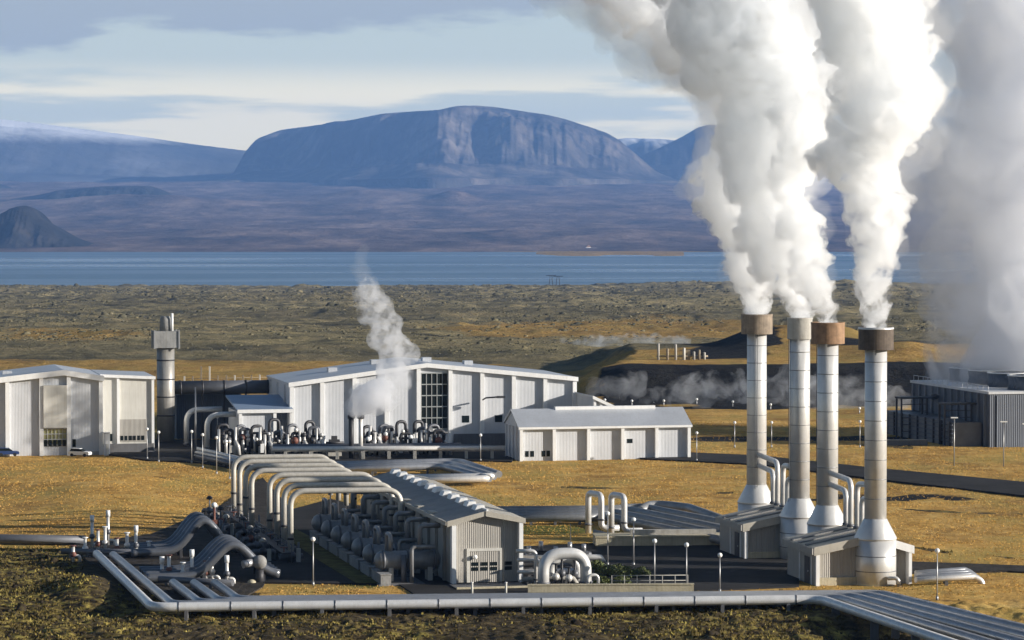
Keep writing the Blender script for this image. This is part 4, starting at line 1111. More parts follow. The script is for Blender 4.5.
MB().box(-1.3, 1.3, -.8, .8, -.3, .8).build('skid', CONC, t); MB().box(-1, 1, -.6, .6, .8, 3.2).build('housing', DARK, t); MB().tube([(-1.7, -.5, 2.6), (1.7, -.5, 2.6)], .25, 8).build('shaft', DARK, t); MB().box(-.5, .5, -.5, .5, 3.2, 3.9).build('motor', DARK, t)

# ------------------------------------------------------------------ chimneys
C = Vector((45.5, 399.7, 0))
chs = [(C, 'front', 'broad dark brown cap', DBROWN, 2.2, 32.1, 2.8, 'nearest chimney at the front shed'),
       (Vector((41.35, 418.6, 0)), 'second', 'rust-orange cap', RUST, 2.2, 32.1, 2.8, ''),
       (Vector((38.6, 428.9, 0)), 'third', 'narrow grey cap', CONC, 1.68, 32.4, 2.9, ''),
       (Vector((34.5, 450.5, 0)), 'rear', 'brown-grey cap', BROWN, 2.2, 32.2, 2.8, '')]
clabels = ['front chimney at the near grey shed, tall steel shaft with dark brown cap', 'tall steel chimney with rust-orange cap, third from the left', 'tall steel chimney with narrow grey cap, second from the left', 'rear tall steel chimney with brown-grey cap, leftmost of the four']
for i, (p, _, cl, cm, cr, H, ch, _2) in enumerate(chs):
    t = thing('chimney', clabels[i], 'chimney', p, 0.4 + i, 'four tall chimneys')
    MB().lathe([(2.62, -.6), (2.62, 5.6)], seg=40).build('drum', STEEL, t)
    MB().lathe([(2.69, 5.6), (2.69, 5.75), (1.45, 8.1), (1.40, 8.15)], seg=40).build('cone', STEEL, t)
    MB().lathe([(1.385, 8.1), (1.37, H - .15)], seg=40).build('shaft', STEEL, t)
    b_ = MB().lathe([(1.415, -.05), (1.415, .05)], (0, 0, 0), 40)
    bands = []
    z = 10.6
    while z < H - ch - .5:
        o = MB().lathe([(1.405, z), (1.405, z + .09)], seg=40).build('band', DRUM, t); z += 2.45
    for z in (1.6, 3.5): MB().lathe([(2.645, z), (2.645, z + .09)], seg=40).build('band', PIPED, t)
    cp = MB().lathe([(1.45, H - ch), (cr, H - ch), (cr, H), (cr - .12, H), (cr - .14, H - 1.2), (0.01, H - 1.3)], seg=40, cap=False, smooth=False).build('cap', cm, t)
    cp['label'] = cl
    MB().lathe([(cr + .03, H - .22), (cr + .03, H + .01), (cr - .1, H + .01)], seg=40, cap=False).build('rim', PIPEW if i == 0 else cm, cp)
    for s in (-.16, .16):
        MB().tube([(math.cos(1.2) * 1.6 + s, -math.sin(1.2) * -1.6, 2), (math.cos(1.2) * 1.6 + s, math.sin(1.2) * 1.6, H - ch)], .035, 5).build('ladder_rail', PIPED, t)


def vent_house(root, pc1, pc2):
    """Cladded shed between two chimneys; pc1 / pc2: chimney axes in the shed's own frame."""
    W, D = 12.3, 11.5
    top = [(0, 4.7), (7.6, 6.15), (W, 4.7)]
    MB().prism([(0, -.5), (W, -.5)] + [(x, z - .3) for x, z in reversed(top)], 0, D).build('wall', CLADW, root)
    MB().prism([(-.3, 4.3), (7.6, 5.85), (7.6, 6.2), (-.3, 4.7)], -.5, D + .3).build('left_roof', ROOFC, root)
    MB().prism([(7.6, 5.85), (W + .3, 4.3), (W + .3, 4.7), (7.6, 6.2)], -.5, D + .3).build('right_roof', ROOFC, root)
    MB().prism([(-.35, 3.7), (7.6, 5.25), (7.6, 6.26), (-.35, 4.76)], -.72, -.5).build('fascia', ROOFC, root)
    MB().box(-.6, -.3, -.7, D + .3, 3.85, 4.65).build('gutter', CLADW, root)
    MB().box(0, .45, -.45, -.003, -.5, 4.0).build('corner_trim', WHITE, root)
    MB().box(W - .4, W, -1.2, -.003, -.5, 4.35).build('corner_trim', WHITE, root)
    MB().prism([(7.6, 5.25), (W + .3, 3.75), (W + .3, 4.75), (7.6, 6.26)], -1.25, -.5).build('right_fascia', WHITE, root)
    MB().box(0.46, 6.0, -.35, -.003, -.5, .9).build('plinth', CONCB, root)
    d = MB().box(-.09, .02, 2.2, 4.1, -.1, 3.3).build('door', DARK, root)
    MB().box(-.16, -.09, 2.4, 2.6, 1.4, 1.6).build('handle', POLE, d)
    MB().box(-.12, .02, 6.0, 6.25, -.4, 3.8).build('wall_trim', WHITE, root)
    MB().box(-.12, .02, 1.2, 1.4, -.4, 3.8).build('wall_trim', WHITE, root)
    for k in range(3):
        y = 2.2 + 3.0 * k
        MB().prism([(-.3, 4.71), (7.0, 6.1), (7.0, 6.28), (-.3, 4.86)], y, y + 1.1).build('roof_shading', ROOF_SHADE, root)  # dark strips painting seam shade and pipe shadows onto the roof
    a, b = Vector(pc1), Vector(pc2)
    ln = (b - a).normalized(); L = (b - a).length
    for s, zt, tgt in ((.37, 11.9, a), (.27, 10.2, a), (.50, 12.1, b), (.60, 10.6, b)):
        q = a + ln * L * s
        end = tgt + ln * (1.0 if tgt is a else -1.0)
        MB().tube(fillet([(q.x, q.y, 4.9), (q.x, q.y, zt), (end.x, end.y, zt + .35)], 1.2, 7), .36, 14).build('exhaust_pipe', STEEL, root)
        MB().tube([(q.x, q.y, 6.2), (q.x, q.y, 6.5)], .52, 14).build('flange', PIPED, root)


for nm, px, py, c1, c2, lab in (('vent_house', 816, 586, chs[0][0], chs[1][0], 'nearer grey corrugated shed at the foot of the front two chimneys'),
                                ('vent_house', 744.5, 559.8, chs[2][0], chs[3][0], 'farther grey corrugated shed at the foot of the rear two chimneys')):
    p = G(px, py)
    t = thing(nm, lab, 'shed', p, PHI, 'sheds between the chimneys')
    f = lambda q: ((q - p).dot(U), (q - p).dot(V), 0)
    vent_house(t, f(c1), f(c2))
a = G(896, 587)
t = thing('outlet_pipe', 'small white bent pipe at the foot of the front chimney', 'pipe', a, PHI)
MB().tube(fillet([(-.7, .6, .9), (.4, 0, 1.0), (.65, 0, -.3)], .6, 8), .26, 12).build('pipe', PIPEW, t); MB().tube([(.65, 0, .1), (.65, 0, .2)], .36, 12).build('flange', DARK, t)
for i in range(4):
    a = G(917, 581 - 2.3 * i, .8); b = G(975 - 3 * i, 577.5 - 2.3 * i, .8); base = Vector((a.x, a.y, 0))
    t = thing('reject_pipe', f'{NB[i]} pipe of the short flat bundle right of the front chimney', 'pipe', base, 0, 'short bundle right of the chimneys')
    MB().tube(fillet([a - base, b - base, b - base + Vector((1.0, .1, -.5)), b - base + Vector((1.3, .1, -1.6))], .8, 6), .36, 14).build('pipe', [PIPEW, PIPE, PIPE, PIPE][i], t)
    MB().box((b - a).x * .5, (b - a).x * .5 + .4, -.3 + (b - a).y * .5, .3 + (b - a).y * .5, -.4, .4).build('support', CONCD, t)

# ------------------------------------------------------------------ cooling towers on the right
pc = G(990, 446.5)
ct = thing('cooling_tower', 'shade-toned cooling tower block with fan stacks at the right edge', 'cooling tower', pc, PHI)
LT, WT, HT = 46.0, 34.0, 10.4
MB().box(0, WT, 0, LT, -.5, HT).build('wall', CLAD_SHADE, ct)
MB().box(-.25, WT + .25, -.25, LT + .25, HT, HT + .5).build('coping', CLAD, ct)
for k in range(12):
    y = LT * (k + .5) / 12
    MB().box(-.45, -.003, y - .18, y + .18, -.4, HT - .1).build('rib', RIB, ct)
for k in range(14):
    x = 1 + k * .1
for k in range(4):
    y = 6 + 11.3 * k
    fs_ = MB().lathe([(4.6, HT + .4), (4.3, HT + 1.8), (4.5, HT + 3.3)], (11, y, 0), 28).build('fan_stack', CLAD_SHADE, ct)
    MB().lathe([(4.62, HT + 3.3), (4.62, HT + 3.5), (4.2, HT + 3.5)], (11, y, 0), 28, cap=False).build('rim', WHITE, fs_)
    fs_ = MB().lathe([(4.6, HT + .4), (4.3, HT + 1.8), (4.5, HT + 3.3)], (24, y, 0), 28).build('fan_stack', CLAD_SHADE, ct)
    MB().lathe([(4.62, HT + 3.3), (4.62, HT + 3.5), (4.2, HT + 3.5)], (24, y, 0), 28, cap=False).build('rim', WHITE, fs_)
for k in range(16):
    y = 1 + 44 * k / 15
    MB().tube([(.15, y, HT + .5), (.15, y, HT + 1.6)], .06, 5).build('rail_post', CLAD, ct)
MB().tube([(.15, 1, HT + 1.6), (.15, 45, HT + 1.6)], .06, 5).build('rail', CLAD, ct)
for k in range(5):
    x = 1.5 + k * 6.5; MB().box(x, x + .3, -.2, -.003, -.4, HT - .3).build('wall_trim', CLAD_SHADE, ct)
# louvred basin with stair frames
MB().box(-6.6, -.5, 3, LT - 1, -.5, 4.6).build('basin', PIPED, ct)
for k in range(9):
    y = 4 + k * 4.8; MB().box(-6.95, -6.6, y, y + .35, -.4, 4.8).build('louvre_post', DARK, ct)
for k in range(5):
    z = .6 + .85 * k; MB().box(-6.8, -6.603, 3, LT - 1, z, z + .2).build('louvre', CLAD_SHADE, ct)
for y0, x0 in ((6.0, -7.2), (28.0, -8.6)):
    f_ = MB()
    for xx_, yy_ in ((x0, y0), (x0 + 5.6, y0), (x0, y0 + 3), (x0 + 5.6, y0 + 3)): f_.box(xx_ - .16, xx_ + .16, yy_ - .16, yy_ + .16, -.4, 8.0)
    f_.box(x0 - .3, x0 + 7.4, y0 - .3, y0 + 3.3, 8.0, 8.35)
    for k in range(5): f_.box(x0, x0 + 5.6, y0 - .1, y0 + .05, 1.2 + 1.4 * k, 1.32 + 1.4 * k)
    f_.build('stair_frame', DARK, ct)
    MB().tube([(x0 + 7.0, y0 + 1, 8.3), (x0 + 8.4, y0 + 1, 8.3)], .55, 12).build('duct_end', DARK, ct)
# low kerb wall in front
a = G(884, 445); w = 26
t = thing('retaining_wall', 'low dark retaining wall left of the cooling tower', 'wall', a, R(4))
MB().box(0, 9, 0, .5, -.4, .9).build('wall', CONCD, t); MB().box(-.05, 9.05, -.08, .58, .9, 1.0).build('coping', CONC, t)

# ------------------------------------------------------------------ lamps, posts, fence
lamps = [(312.5, 585.5, 5.45, 'slim lamp post with white globe left of the drum row'),
         (687, 591, 5.35, 'lamp post with white globe at the right end of the parapet'),
         (720.5, 593, 4.3, 'shorter lamp post with white globe left of the nearer chimney shed'),
         (655, 588, 5.5, 'thin lamp post at the shrubs behind the railing'),
         (938.5, 600, 5.6, 'lamp post in the grass right of the front chimney'),
         (608, 566, 6.6, 'dark lamp post below the expansion loops'),
         (634, 566, 5.8, 'dark lamp post right of the expansion loops'),
         (158, 462, 5.3, 'lamp post before the rear wing with the roller door'),
         (146.5, 459, 5.4, 'lamp post at the right edge of the roller door'),
         (191, 463, 5.6, 'lamp post at the dark yard below the square-capped stack'),
         (202, 468, 5.8, 'lamp post below the left bent pipe'),
         (216, 474, 6.2, 'lamp post below the right bent pipe'),
         (229, 479, 6.3, 'tall lamp post just left of the tall arches'),
         (217, 448, 5.9, 'lamp post in front of the right bent pipe'),
         (480.5, 461, 4.6, 'lamp post before the shaded hall wall left of the workshop'),
         (778, 508, 5.2, 'lamp post in the grass left of the middle chimneys'),
         (697, 461, 5.0, 'lamp post at the road right of the workshop'),
         (735, 447, 4.6, 'lamp post left of the rear chimney'),
         (772, 447, 4.6, 'lamp post between the rear chimney and the grey-capped one'),
         (860.5, 447, 4.8, 'lamp post left of the front chimney by the far track')]
proto = None
for px, py, h, lab in lamps:
    t = thing('lamp_post', lab, 'lamp post', G(px, py), 0, 'globe lamp posts')
    MB().tube([(0, 0, -.3), (0, 0, h)], [.09, .06], 8).build('pole', POLE, t)
    g_ = MB(); g_.ball((0, 0, h + .22), .30, 12, 8); g_.build('globe', LAMPW, t)
    MB().lathe([(.17, -.2), (.15, .35)], seg=8).build('base', POLE, t)
for i, (px, py, h, lab) in enumerate(((955, 465, 8.6, 'tall street lamp with flat head before the cooling tower stairs'), (1004.5, 466, 8.0, 'tall street lamp with flat head before the cooling tower end wall'), (1027, 470, 8.2, 'street lamp at the right picture edge'))):
    t = thing('street_lamp', lab, 'street lamp', G(px, py), 0, 'flat-headed street lamps')
    MB().tube([(0, 0, -.3), (0, 0, h)], [.12, .07], 8).build('pole', POLE, t); MB().box(-.65, .65, -.22, .22, h, h + .22).build('lamp_head', LAMPW, t)
t = thing('antenna_mast', 'tall grey mast rising above the bent pipes', 'mast', AT(195, 612), 0)
MB().tube([(0, 0, -.3), (0, 0, 13.2)], [.2, .13], 8).build('mast', POLE, t); MB().lathe([(.35, -.2), (.35, .3)], seg=8).build('base', CONC, t)
for i, px in enumerate((605, 632, 664, 697, 733, 771, 860, 905)):
    py = [404, 405, 405, 404, 406, 409, 413, 419][i]
    q = G(px, py); q.z = gz(q)
    t = thing('path_light', f'{on8[i]} white path light along the foot of the dark slope', 'path light', q, 0, 'path lights below the dark slope')
    MB().tube([(0, 0, -.4), (0, 0, 1.0)], .12, 6).build('post', POLE, t); MB().ball((0, 0, 1.25), .32, 10, 6).build('globe', LAMPW, t)
# fence at the meadow
a = G(184, 386); b = G(276, 384)
t = thing('meadow_fence', 'low fence with pale posts on the meadow behind the big duct', 'fence', a, 0)
for k in range(12):
    q = a.lerp(b, k / 11) - a; hh = 2.6 if k not in (2, 3) else 5.2
    MB().box(q.x - .2, q.x + .2, q.y - .2, q.y + .2, -.5, hh).build('post', WOOD if k % 3 else CREAM, t)
for z in (1.0, 1.9): MB().tube([(0, 0, z), b - a + Vector((0, 0, z))], .07, 5).build('rail', WOOD, t)
# steam gathering station on the far rise
q = G(664, 370); q = AT(664, 868); q.z = gz(q)
t = thing('gathering_station', 'cluster of pale upright pipes on the rise behind the workshop', 'pipework', q, 0)
xs = [-2, 0, 2.4, 4.4, 8, 10]
for k, x in enumerate((-1.5, 1, 3.2, 5.5, 8.2, 9.6, 11)):
    MB().tube([(x, 0, -.5), (x, 0, [4.4, 3.0, 4.2, 3.2, 2.2, 2.7, 2.0][k]), (x + .02, 0, [4.5, 3.1, 4.3, 3.3, 2.3, 2.8, 2.1][k])], [.34, .34, .2], 8).build('pipe', [CONC, WOOD, CONC, CREAM, CONC, WOOD, CONC][k], t)
MB().tube([(-2, 0, 1.0), (12, .4, 1.0)], .25, 8).build('header', WOOD, t)
MB().box(5.2, 7.2, .5, 2.5, -.4, 2.6).build('hut', WOOD, t)

# ------------------------------------------------------------------ cars


def car(name, label, p, rot, paint):
    t = thing(name, label, 'car', p, rot)
    b = MB(); prof = [(-2.1, .35), (2.1, .35), (2.15, .75), (1.95, .92), (1.05, 1.0), (-1.9, 1.05), (-2.12, .9)]
    b.prism(prof, -.85, .85); b.build('body', paint, t)
    c = MB(); c.prism([(-1.85, 1.02), (.95, 1.0), (.25, 1.5), (-1.5, 1.52)], -.74, .74); c.build('window', GLASS, t)
    r_ = MB(); r_.prism([(-1.5, 1.50), (.28, 1.48), (.2, 1.56), (-1.42, 1.58)], -.7, .7); r_.build('roof', paint, t)
    for x in (-1.3, 1.3):
        for y in (-.8, .8):
            MB().tube([(x, y - .1, .32), (x, y + .1, .32)], .33, 14).build('wheel', TYRE, t)
    for y in (-.6, .6): MB().box(2.1, 2.16, y - .16, y + .16, .62, .78).build('headlight', LAMPW, t)
    return t


car('parked_car', 'dark blue car parked by the left hall at the picture edge', G(7, 456.3), R(10), CARB)
car('parked_car', 'white car parked by the left hall below its olive glazed bay', G(79, 456.8), R(-14), CARW)

# ------------------------------------------------------------------ far shore
q = AT(588, 11350); q.z = -72.5
t = thing('farmhouse', 'tiny white farmhouse on the far lake shore', 'farmhouse', q, R(20))
MB().box(-9, 9, -5, 5, -3, 8).build('wall', WHITE, t)
MB().prism([(-10, 8), (10, 8), (0, 16)], -6, 6).build('roof', RUST, t)
MB().box(12, 34, -4, 4, -3, 6).build('barn', WHITE, t)
for i, px in enumerate((551, 558)):
    q = AT(px, 4700); q.z = gz(q)
    t = thing('power_pylon', ['left', 'right'][i] + ' of two tiny dark pylons on the near lake shore', 'pylon', q, 0, 'pylons by the lake')
    m_ = MB()
    for s in (-3, 3): m_.tube([(s, 0, -2), (s * .4, 0, 14)], .5, 5)
    m_.build('tower', DARK, t); MB().box(-7, 7, -.4, .4, 13, 14).build('crossarm', DARK, t)

# ------------------------------------------------------------------ shrubs and grass


def shrub(px, py, w, h, lab, seed):
    r = random.Random(seed); p = G(px, py)
    t = thing('shrub', lab, 'shrub', p, 0, 'shrubs behind the railing')
    m_ = MB()
    for k in range(420):
        a_ = r.uniform(0, 6.28); rr_ = (r.random() ** .6) * w; z = r.random() ** .8 * h * (1 - (rr_ / w) ** 2 * .7) + .15
        c = Vector((rr_ * math.cos(a_), rr_ * math.sin(a_) * .7, z)); s = r.uniform(.09, .2)
        n = Vector((r.uniform(-1, 1), r.uniform(-1, 1), r.uniform(-.2, 1))).normalized(); a = n.orthogonal().normalized() * s; b = n.cross(a)
        m_.add([c - a, c + b * .6, c + a, c - b * .6], [(0, 1, 2, 3)])
    m_.build('foliage', SHRUB, t)
    b_ = MB()
    for k in range(6):
        a_ = r.uniform(0, 6.28); b_.tube([(0, 0, -.2), (math.cos(a_) * w * .5, math.sin(a_) * w * .4, h * .7)], [.06, .02], 5)
    b_.build('stem', BARK, t)


for i, (px, py, w, h) in enumerate(((597, 571, 1.3, 1.2), (607, 577, 1.6, 1.4), (619, 574, 1.5, 1.1), (629, 579, 1.4, 1.5), (641, 577, 1.3, 1.1), (603, 586, 1.2, 1.0), (622, 586, 1.3, 1.1))):
    shrub(px, py, w, h, ['leftmost rear', 'tallest left', 'middle rear', 'dense right', 'rightmost', 'front left', 'front right'][i] + ' low green shrub on the plot right of the horseshoe pipe', i + 5)


def tuft_mesh(name, n_try, fn, hmin, hmax, wid, m, blades=3, lab='', lean=.5):
    r = np.random.default_rng(abs(hash(name)) % 1000 if False else len(name) * 31)
    px = r.uniform(-60, 1084, n_try); t_ = r.random(n_try)
    y0, y1, key = fn
    Y = y0 + (y1 - y0) * t_
    X = (px - 512) * Y / F
    d, mo, s_, g_ = land(px, Y, X)
    dens = {'dry': d * (1 - s_), 'moss': mo * (1 - d) * (1 - s_)}[key]
    keep = r.random(n_try) < dens * (0.35 + 0.65 * sst(-.25, .25, fbm(X / 5, Y / 7, 3, 61)))
    X, Y = X[keep], Y[keep]
    # stay off the paved sheets
    ok = np.ones(len(X), bool)
    for o in bpy.data.objects:
        if o.name.split('.')[0] in ('asphalt_yard', 'gravel_yard', 'hall_yard', 'access_road', 'service_track'):
            P_ = np.array([(v.co.x, v.co.y) for v in o.data.vertices][:len(o.data.vertices) // 2])
            ins = np.zeros(len(X), bool); j = len(P_) - 1
            for i_ in range(len(P_)):
                c_ = ((P_[i_, 1] > Y) != (P_[j, 1] > Y)) & (X < (P_[j, 0] - P_[i_, 0]) * (Y - P_[i_, 1]) / (P_[j, 1] - P_[i_, 1] + 1e-9) + P_[i_, 0])
                ins ^= c_; j = i_
            ok &= ~ins
    X, Y = X[ok], Y[ok]; n = len(X); Z = ground_z(X, Y)
    vs = []; 
    for b in range(blades):
        a = r.uniform(0, 2 * np.pi, n); h = r.uniform(hmin, hmax, n); w = wid * r.uniform(.6, 1.3, n)
        ox = r.normal(0, wid * .8, n); oy = r.normal(0, wid * .8, n)
        lx = r.normal(0, lean, n) * h; ly = r.normal(0, lean, n) * h
        vs.append(np.stack([np.stack([X + ox - np.cos(a) * w, Y + oy - np.sin(a) * w, Z - .05], -1), np.stack([X + ox + np.cos(a) * w, Y + oy + np.sin(a) * w, Z - .05], -1), np.stack([X + ox + lx, Y + oy + ly, Z + h], -1)], 1))
    v = np.concatenate(vs).reshape(-1, 3); k = len(v) // 3
    me = bpy.data.meshes.new(name); me.vertices.add(len(v)); me.vertices.foreach_set('co', v.astype(np.float32).ravel())
    me.loops.add(len(v)); me.loops.foreach_set('vertex_index', np.arange(len(v), dtype=np.int32))
    me.polygons.add(k); me.polygons.foreach_set('loop_start', np.arange(0, len(v), 3, dtype=np.int32)); me.update()
    me.materials.append(m); o = bpy.data.objects.new(name, me); col.objects.link(o)
    tag(o, lab, 'grass', kind='stuff')
    return o


def grass_mat(name, c0, c1, c2):
    m = bpy.data.materials.new(name); m.use_nodes = True; nt = m.node_tree; n = nt.nodes; L = nt.links; b = n['Principled BSDF']
    b.inputs['Roughness'].default_value = .9; b.inputs['Specular IOR Level'].default_value = .1
    geo = n.new('ShaderNodeNewGeometry'); t = n.new('ShaderNodeTexNoise'); t.inputs['Scale'].default_value = .22; t.inputs['Detail'].default_value = 7; t.inputs['Roughness'].default_value = .7
    L.new(geo.outputs['Position'], t.inputs['Vector'])
    r = n.new('ShaderNodeValToRGB'); e = r.color_ramp.elements; e.new(.5)
    for i, (p, c) in enumerate(((.34, c0), (.5, c1), (.66, c2))): e[i].position = p; e[i].color = (*c, 1)
    L.new(t.outputs['Fac'], r.inputs[0]); L.new(r.outputs[0], b.inputs['Base Color'])
    return m


tuft_mesh('dry_grass', 110000, (386, 720, 'dry'), .05, .20, .085, grass_mat('dry_grass_blades', (.37, .205, .052), (.57, .345, .095), (.67, .43, .14)), 3, 'golden dry grass covering the slopes around the plant')
tuft_mesh('moss_tufts', 46000, (340, 455, 'moss'), .08, .36, .15, grass_mat('moss_blades', (.04, .03, .014), (.14, .105, .035), (.40, .33, .09)), 3, 'yellow-green moss and heath tufts on the dark foreground lava')


def lumps(name, X, Y, sx, sz, m, lab, cat, seed, n=5):
    """many low irregular cones on the ground: rubble or scrub"""
    r = np.random.default_rng(seed); k = len(X); Z = ground_z(X, Y)
    ang = np.linspace(0, 2 * np.pi, n, endpoint=False)
    vs = []
    for a in ang:
        rr = sx * r.uniform(.7, 1.3, k); vs.append(np.stack([X + rr * np.cos(a), Y + rr * np.sin(a), Z - .15 * sz], -1))
    for a in ang:
        rr = sx * r.uniform(.35, .8, k); vs.append(np.stack([X + rr * np.cos(a + .4), Y + rr * np.sin(a + .4), Z + sz * r.uniform(.5, .95, k)], -1))
    vs.append(np.stack([X + r.normal(0, .15, k) * sx, Y + r.normal(0, .15, k) * sx, Z + sz], -1))
    v = np.stack(vs, 1); m_ = 2 * n + 1
    f = []
    for i in range(n):
        j = (i + 1) % n; f += [(i, j, n + j), (i, n + j, n + i), (n + i, n + j, 2 * n)]
    f = (np.array(f)[None] + (np.arange(k) * m_)[:, None, None]).reshape(-1, 3)
    me = bpy.data.meshes.new(name); me.vertices.add(k * m_); me.vertices.foreach_set('co', v.reshape(-1).astype(np.float32))
    me.loops.add(len(f) * 3); me.loops.foreach_set('vertex_index', f.reshape(-1).astype(np.int32))
    me.polygons.add(len(f)); me.polygons.foreach_set('loop_start', np.arange(0, len(f) * 3, 3, dtype=np.int32)); me.update()
    me.materials.append(m); o = bpy.data.objects.new(name, me); col.objects.link(o)
    return tag(o, lab, cat, kind='stuff')


r_ = np.random.default_rng(77)
n_ = 9000; Yq = r_.uniform(338, 452, n_); pq = r_.uniform(-60, 1084, n_); Xq = (pq - 512) * Yq / F
d_, mo_, s2_, g2_ = land(pq, Yq, Xq)
kp = (r_.random(n_) < mo_ * (1 - d_)) & (r_.random(n_) < sst(-.3, .3, fbm(Xq / 4, Yq / 6, 3, 91)))
kp &= ~((Yq > 366) & (Yq < 392) & (pq > 120) & (pq < 870)) & ~((Yq > 380) & (pq > 70) & (pq < 300)) & ~((pq > 815) & (Yq < 384))
kp &= (Yq < 366) | (pq < 75)
Xq, Yq = Xq[kp], Yq[kp]; sq = r_.lognormal(-1.5, .5, len(Xq))
lumps('lava_rubble', Xq, Yq, sq, sq * r_.uniform(.5, 1.0, len(Xq)), grass_mat('rubble_rock', (.012, .010, .009), (.045, .034, .020), (.17, .14, .05)), 'dark lava rubble scattered over the mossy foreground', 'rubble', 5)
n_ = 26000; Yq = np.exp(r_.uniform(math.log(1040), math.log(5200), n_)); pq = r_.uniform(-40, 1064, n_); Xq = (pq - 512) * Yq / F
kp = r_.random(n_) < sst(-.25, .3, fbm(Xq / 90, Yq / 260, 4, 95)) * .9 + .06
Xq, Yq = Xq[kp], Yq[kp]; sq = r_.lognormal(-.15, .42, len(Xq)) * np.clip(Yq / 1800, .6, 2.2)
sm_ = grass_mat('heath_scrub_leaves', (.045, .044, .032), (.11, .10, .06), (.24, .20, .11)); sm_.node_tree.nodes['Noise Texture'].inputs['Scale'].default_value = .05
lumps('heath_scrub', Xq, Yq, sq, sq * r_.uniform(.28, .62, len(Xq)), sm_, 'dark heath scrub speckling the lava field towards the lake', 'scrub', 6)

# ------------------------------------------------------------------ steam


def steam_mat(name, dens, color=(0.97, 0.97, 0.97), aniso=0.25):
    m = bpy.data.materials.new(name); m.use_nodes = True; nt = m.node_tree; n = nt.nodes
    n.remove(n['Principled BSDF'])
    v = n.new('ShaderNodeVolumePrincipled'); v.inputs['Color'].default_value = (*color, 1); v.inputs['Density'].default_value = dens; v.inputs['Anisotropy'].default_value = aniso
    nt.links.new(v.outputs[0], n['Material Output'].inputs['Volume'])
    return m


def billow_mat(name, dens, color, aniso, size):
    """steam whose density is broken up by fine turbulence"""
    m = steam_mat(name, dens, color, aniso); nt = m.node_tree; n = nt.nodes; L = nt.links
    geo = n.new('ShaderNodeNewGeometry'); v = n['Principled Volume']
    t = n.new('ShaderNodeTexNoise'); t.inputs['Scale'].default_value = 1 / size; t.inputs['Detail'].default_value = 4.0; t.inputs['Roughness'].default_value = .65
    t.inputs['Distortion'].default_value = .6
    L.new(geo.outputs['Position'], t.inputs['Vector'])
    r = n.new('ShaderNodeMapRange'); r.interpolation_type = 'SMOOTHSTEP'
    r.inputs['From Min'].default_value = .42; r.inputs['From Max'].default_value = .60; r.inputs['To Min'].default_value = dens * .02; r.inputs['To Max'].default_value = dens * 2.6
    L.new(t.outputs['Fac'], r.inputs['Value']); L.new(r.outputs[0], v.inputs['Density'])
    m.cycles.volume_step_rate = 0.35 if size < 3 else 0.7
    return m


def ico(sub):
    import bmesh
    b = bmesh.new(); bmesh.ops.create_icosphere(b, subdivisions=sub, radius=1)
    v = np.array([x.co[:] for x in b.verts]); f = np.array([[q.index for q in x.verts] for x in b.faces]); b.free(); return v, f


ICO2 = ico(2)


def puff_cloud(path, seed, levels=((7, .50), (5, .42)), step=.5, wild=1.0):
    """path: [(Vector centre, radius)...] -> list of (centre, radius) puffs."""
    r = random.Random(seed); out = []
    for i in range(len(path) - 1):
        (a, ra), (b, rb) = path[i], path[i + 1]
        n = max(1, int((b - a).length / (step * (ra + rb) / 2)))
        for k in range(n):
            t = k / n; c = a.lerp(b, t); rad = ra + (rb - ra) * t
            if i > 1:
                w_ = min(1, .25 + i * .12) * wild; c = c + Vector((r.gauss(0, .17), r.gauss(0, .17), 0)) * rad * w_; rad *= 1 + w_ * r.uniform(-.2, .2)
            out.append((c, rad * .86, rad, i == 0))
    res = [(c, rr) for c, rr, _, _ in out]
    cur = [(c, rr, first) for c, rr, _, first in out]
    for cnt, fr in levels:
        nxt = []
        for c, rr, first in cur:
            if first and rr < 1.9: k_ = max(1, cnt // 2)
            else: k_ = cnt
            for _ in range(k_):
                d = Vector((r.gauss(0, 1), r.gauss(0, 1), r.gauss(0, .8))).normalized()
                q = rr * fr * r.uniform(.45, 1.35)
                nxt.append((c + d * (rr * r.uniform(.78, 1.16) - q * .2), q, first))
        res += [(c, q) for c, q, _ in nxt]
        cur = r.sample(nxt, min(len(nxt), 420))
    return res


def plume(name, label, path, seed, material, wild=.75, voxel=.23, levels=((8, .52), (6, .45)), disp=((2.8, .55), (1.1, .6), (.5, .42)), parent=None, as_part=False, step=.5, subdiv=False):
    puffs = puff_cloud(path, seed, levels, step, wild)
    V0, F0 = ICO2
    vs = np.concatenate([V0 * q + np.array(c[:]) for c, q in puffs]); fs = np.concatenate([F0 + i * len(V0) for i in range(len(puffs))])
    base = path[0][0]
    vs = vs - np.array(base[:])
    me = bpy.data.meshes.new(name); me.from_pydata(vs.tolist(), [], fs.tolist()); me.update()
    o = bpy.data.objects.new(name, me); col.objects.link(o)
    md = o.modifiers.new('remesh', 'REMESH'); md.mode = 'VOXEL'; md.voxel_size = voxel; md.use_smooth_shade = True
    for k, (size, amt) in enumerate(disp):
        tx = bpy.data.textures.new(f'{name}_puff_{k}', 'CLOUDS'); tx.noise_scale = size; tx.noise_depth = 4; tx.noise_basis = 'VORONOI_F1' if k < 2 and as_part is False else 'BLENDER_ORIGINAL'
        dm = o.modifiers.new('puff', 'DISPLACE'); dm.texture = tx; dm.texture_coords = 'LOCAL'; vor = k < 2 and as_part is False; dm.strength = -amt if vor else amt; dm.mid_level = .35 if vor else .5
    dg = bpy.context.evaluated_depsgraph_get(); ev = o.evaluated_get(dg)
    nm = bpy.data.meshes.new_from_object(ev)
    o.modifiers.clear(); o.data = nm; nm.materials.clear(); nm.materials.append(material)
    o.location = base
    if not as_part: tag(o, label, 'steam plume')
    if parent: o.parent = parent
    return o


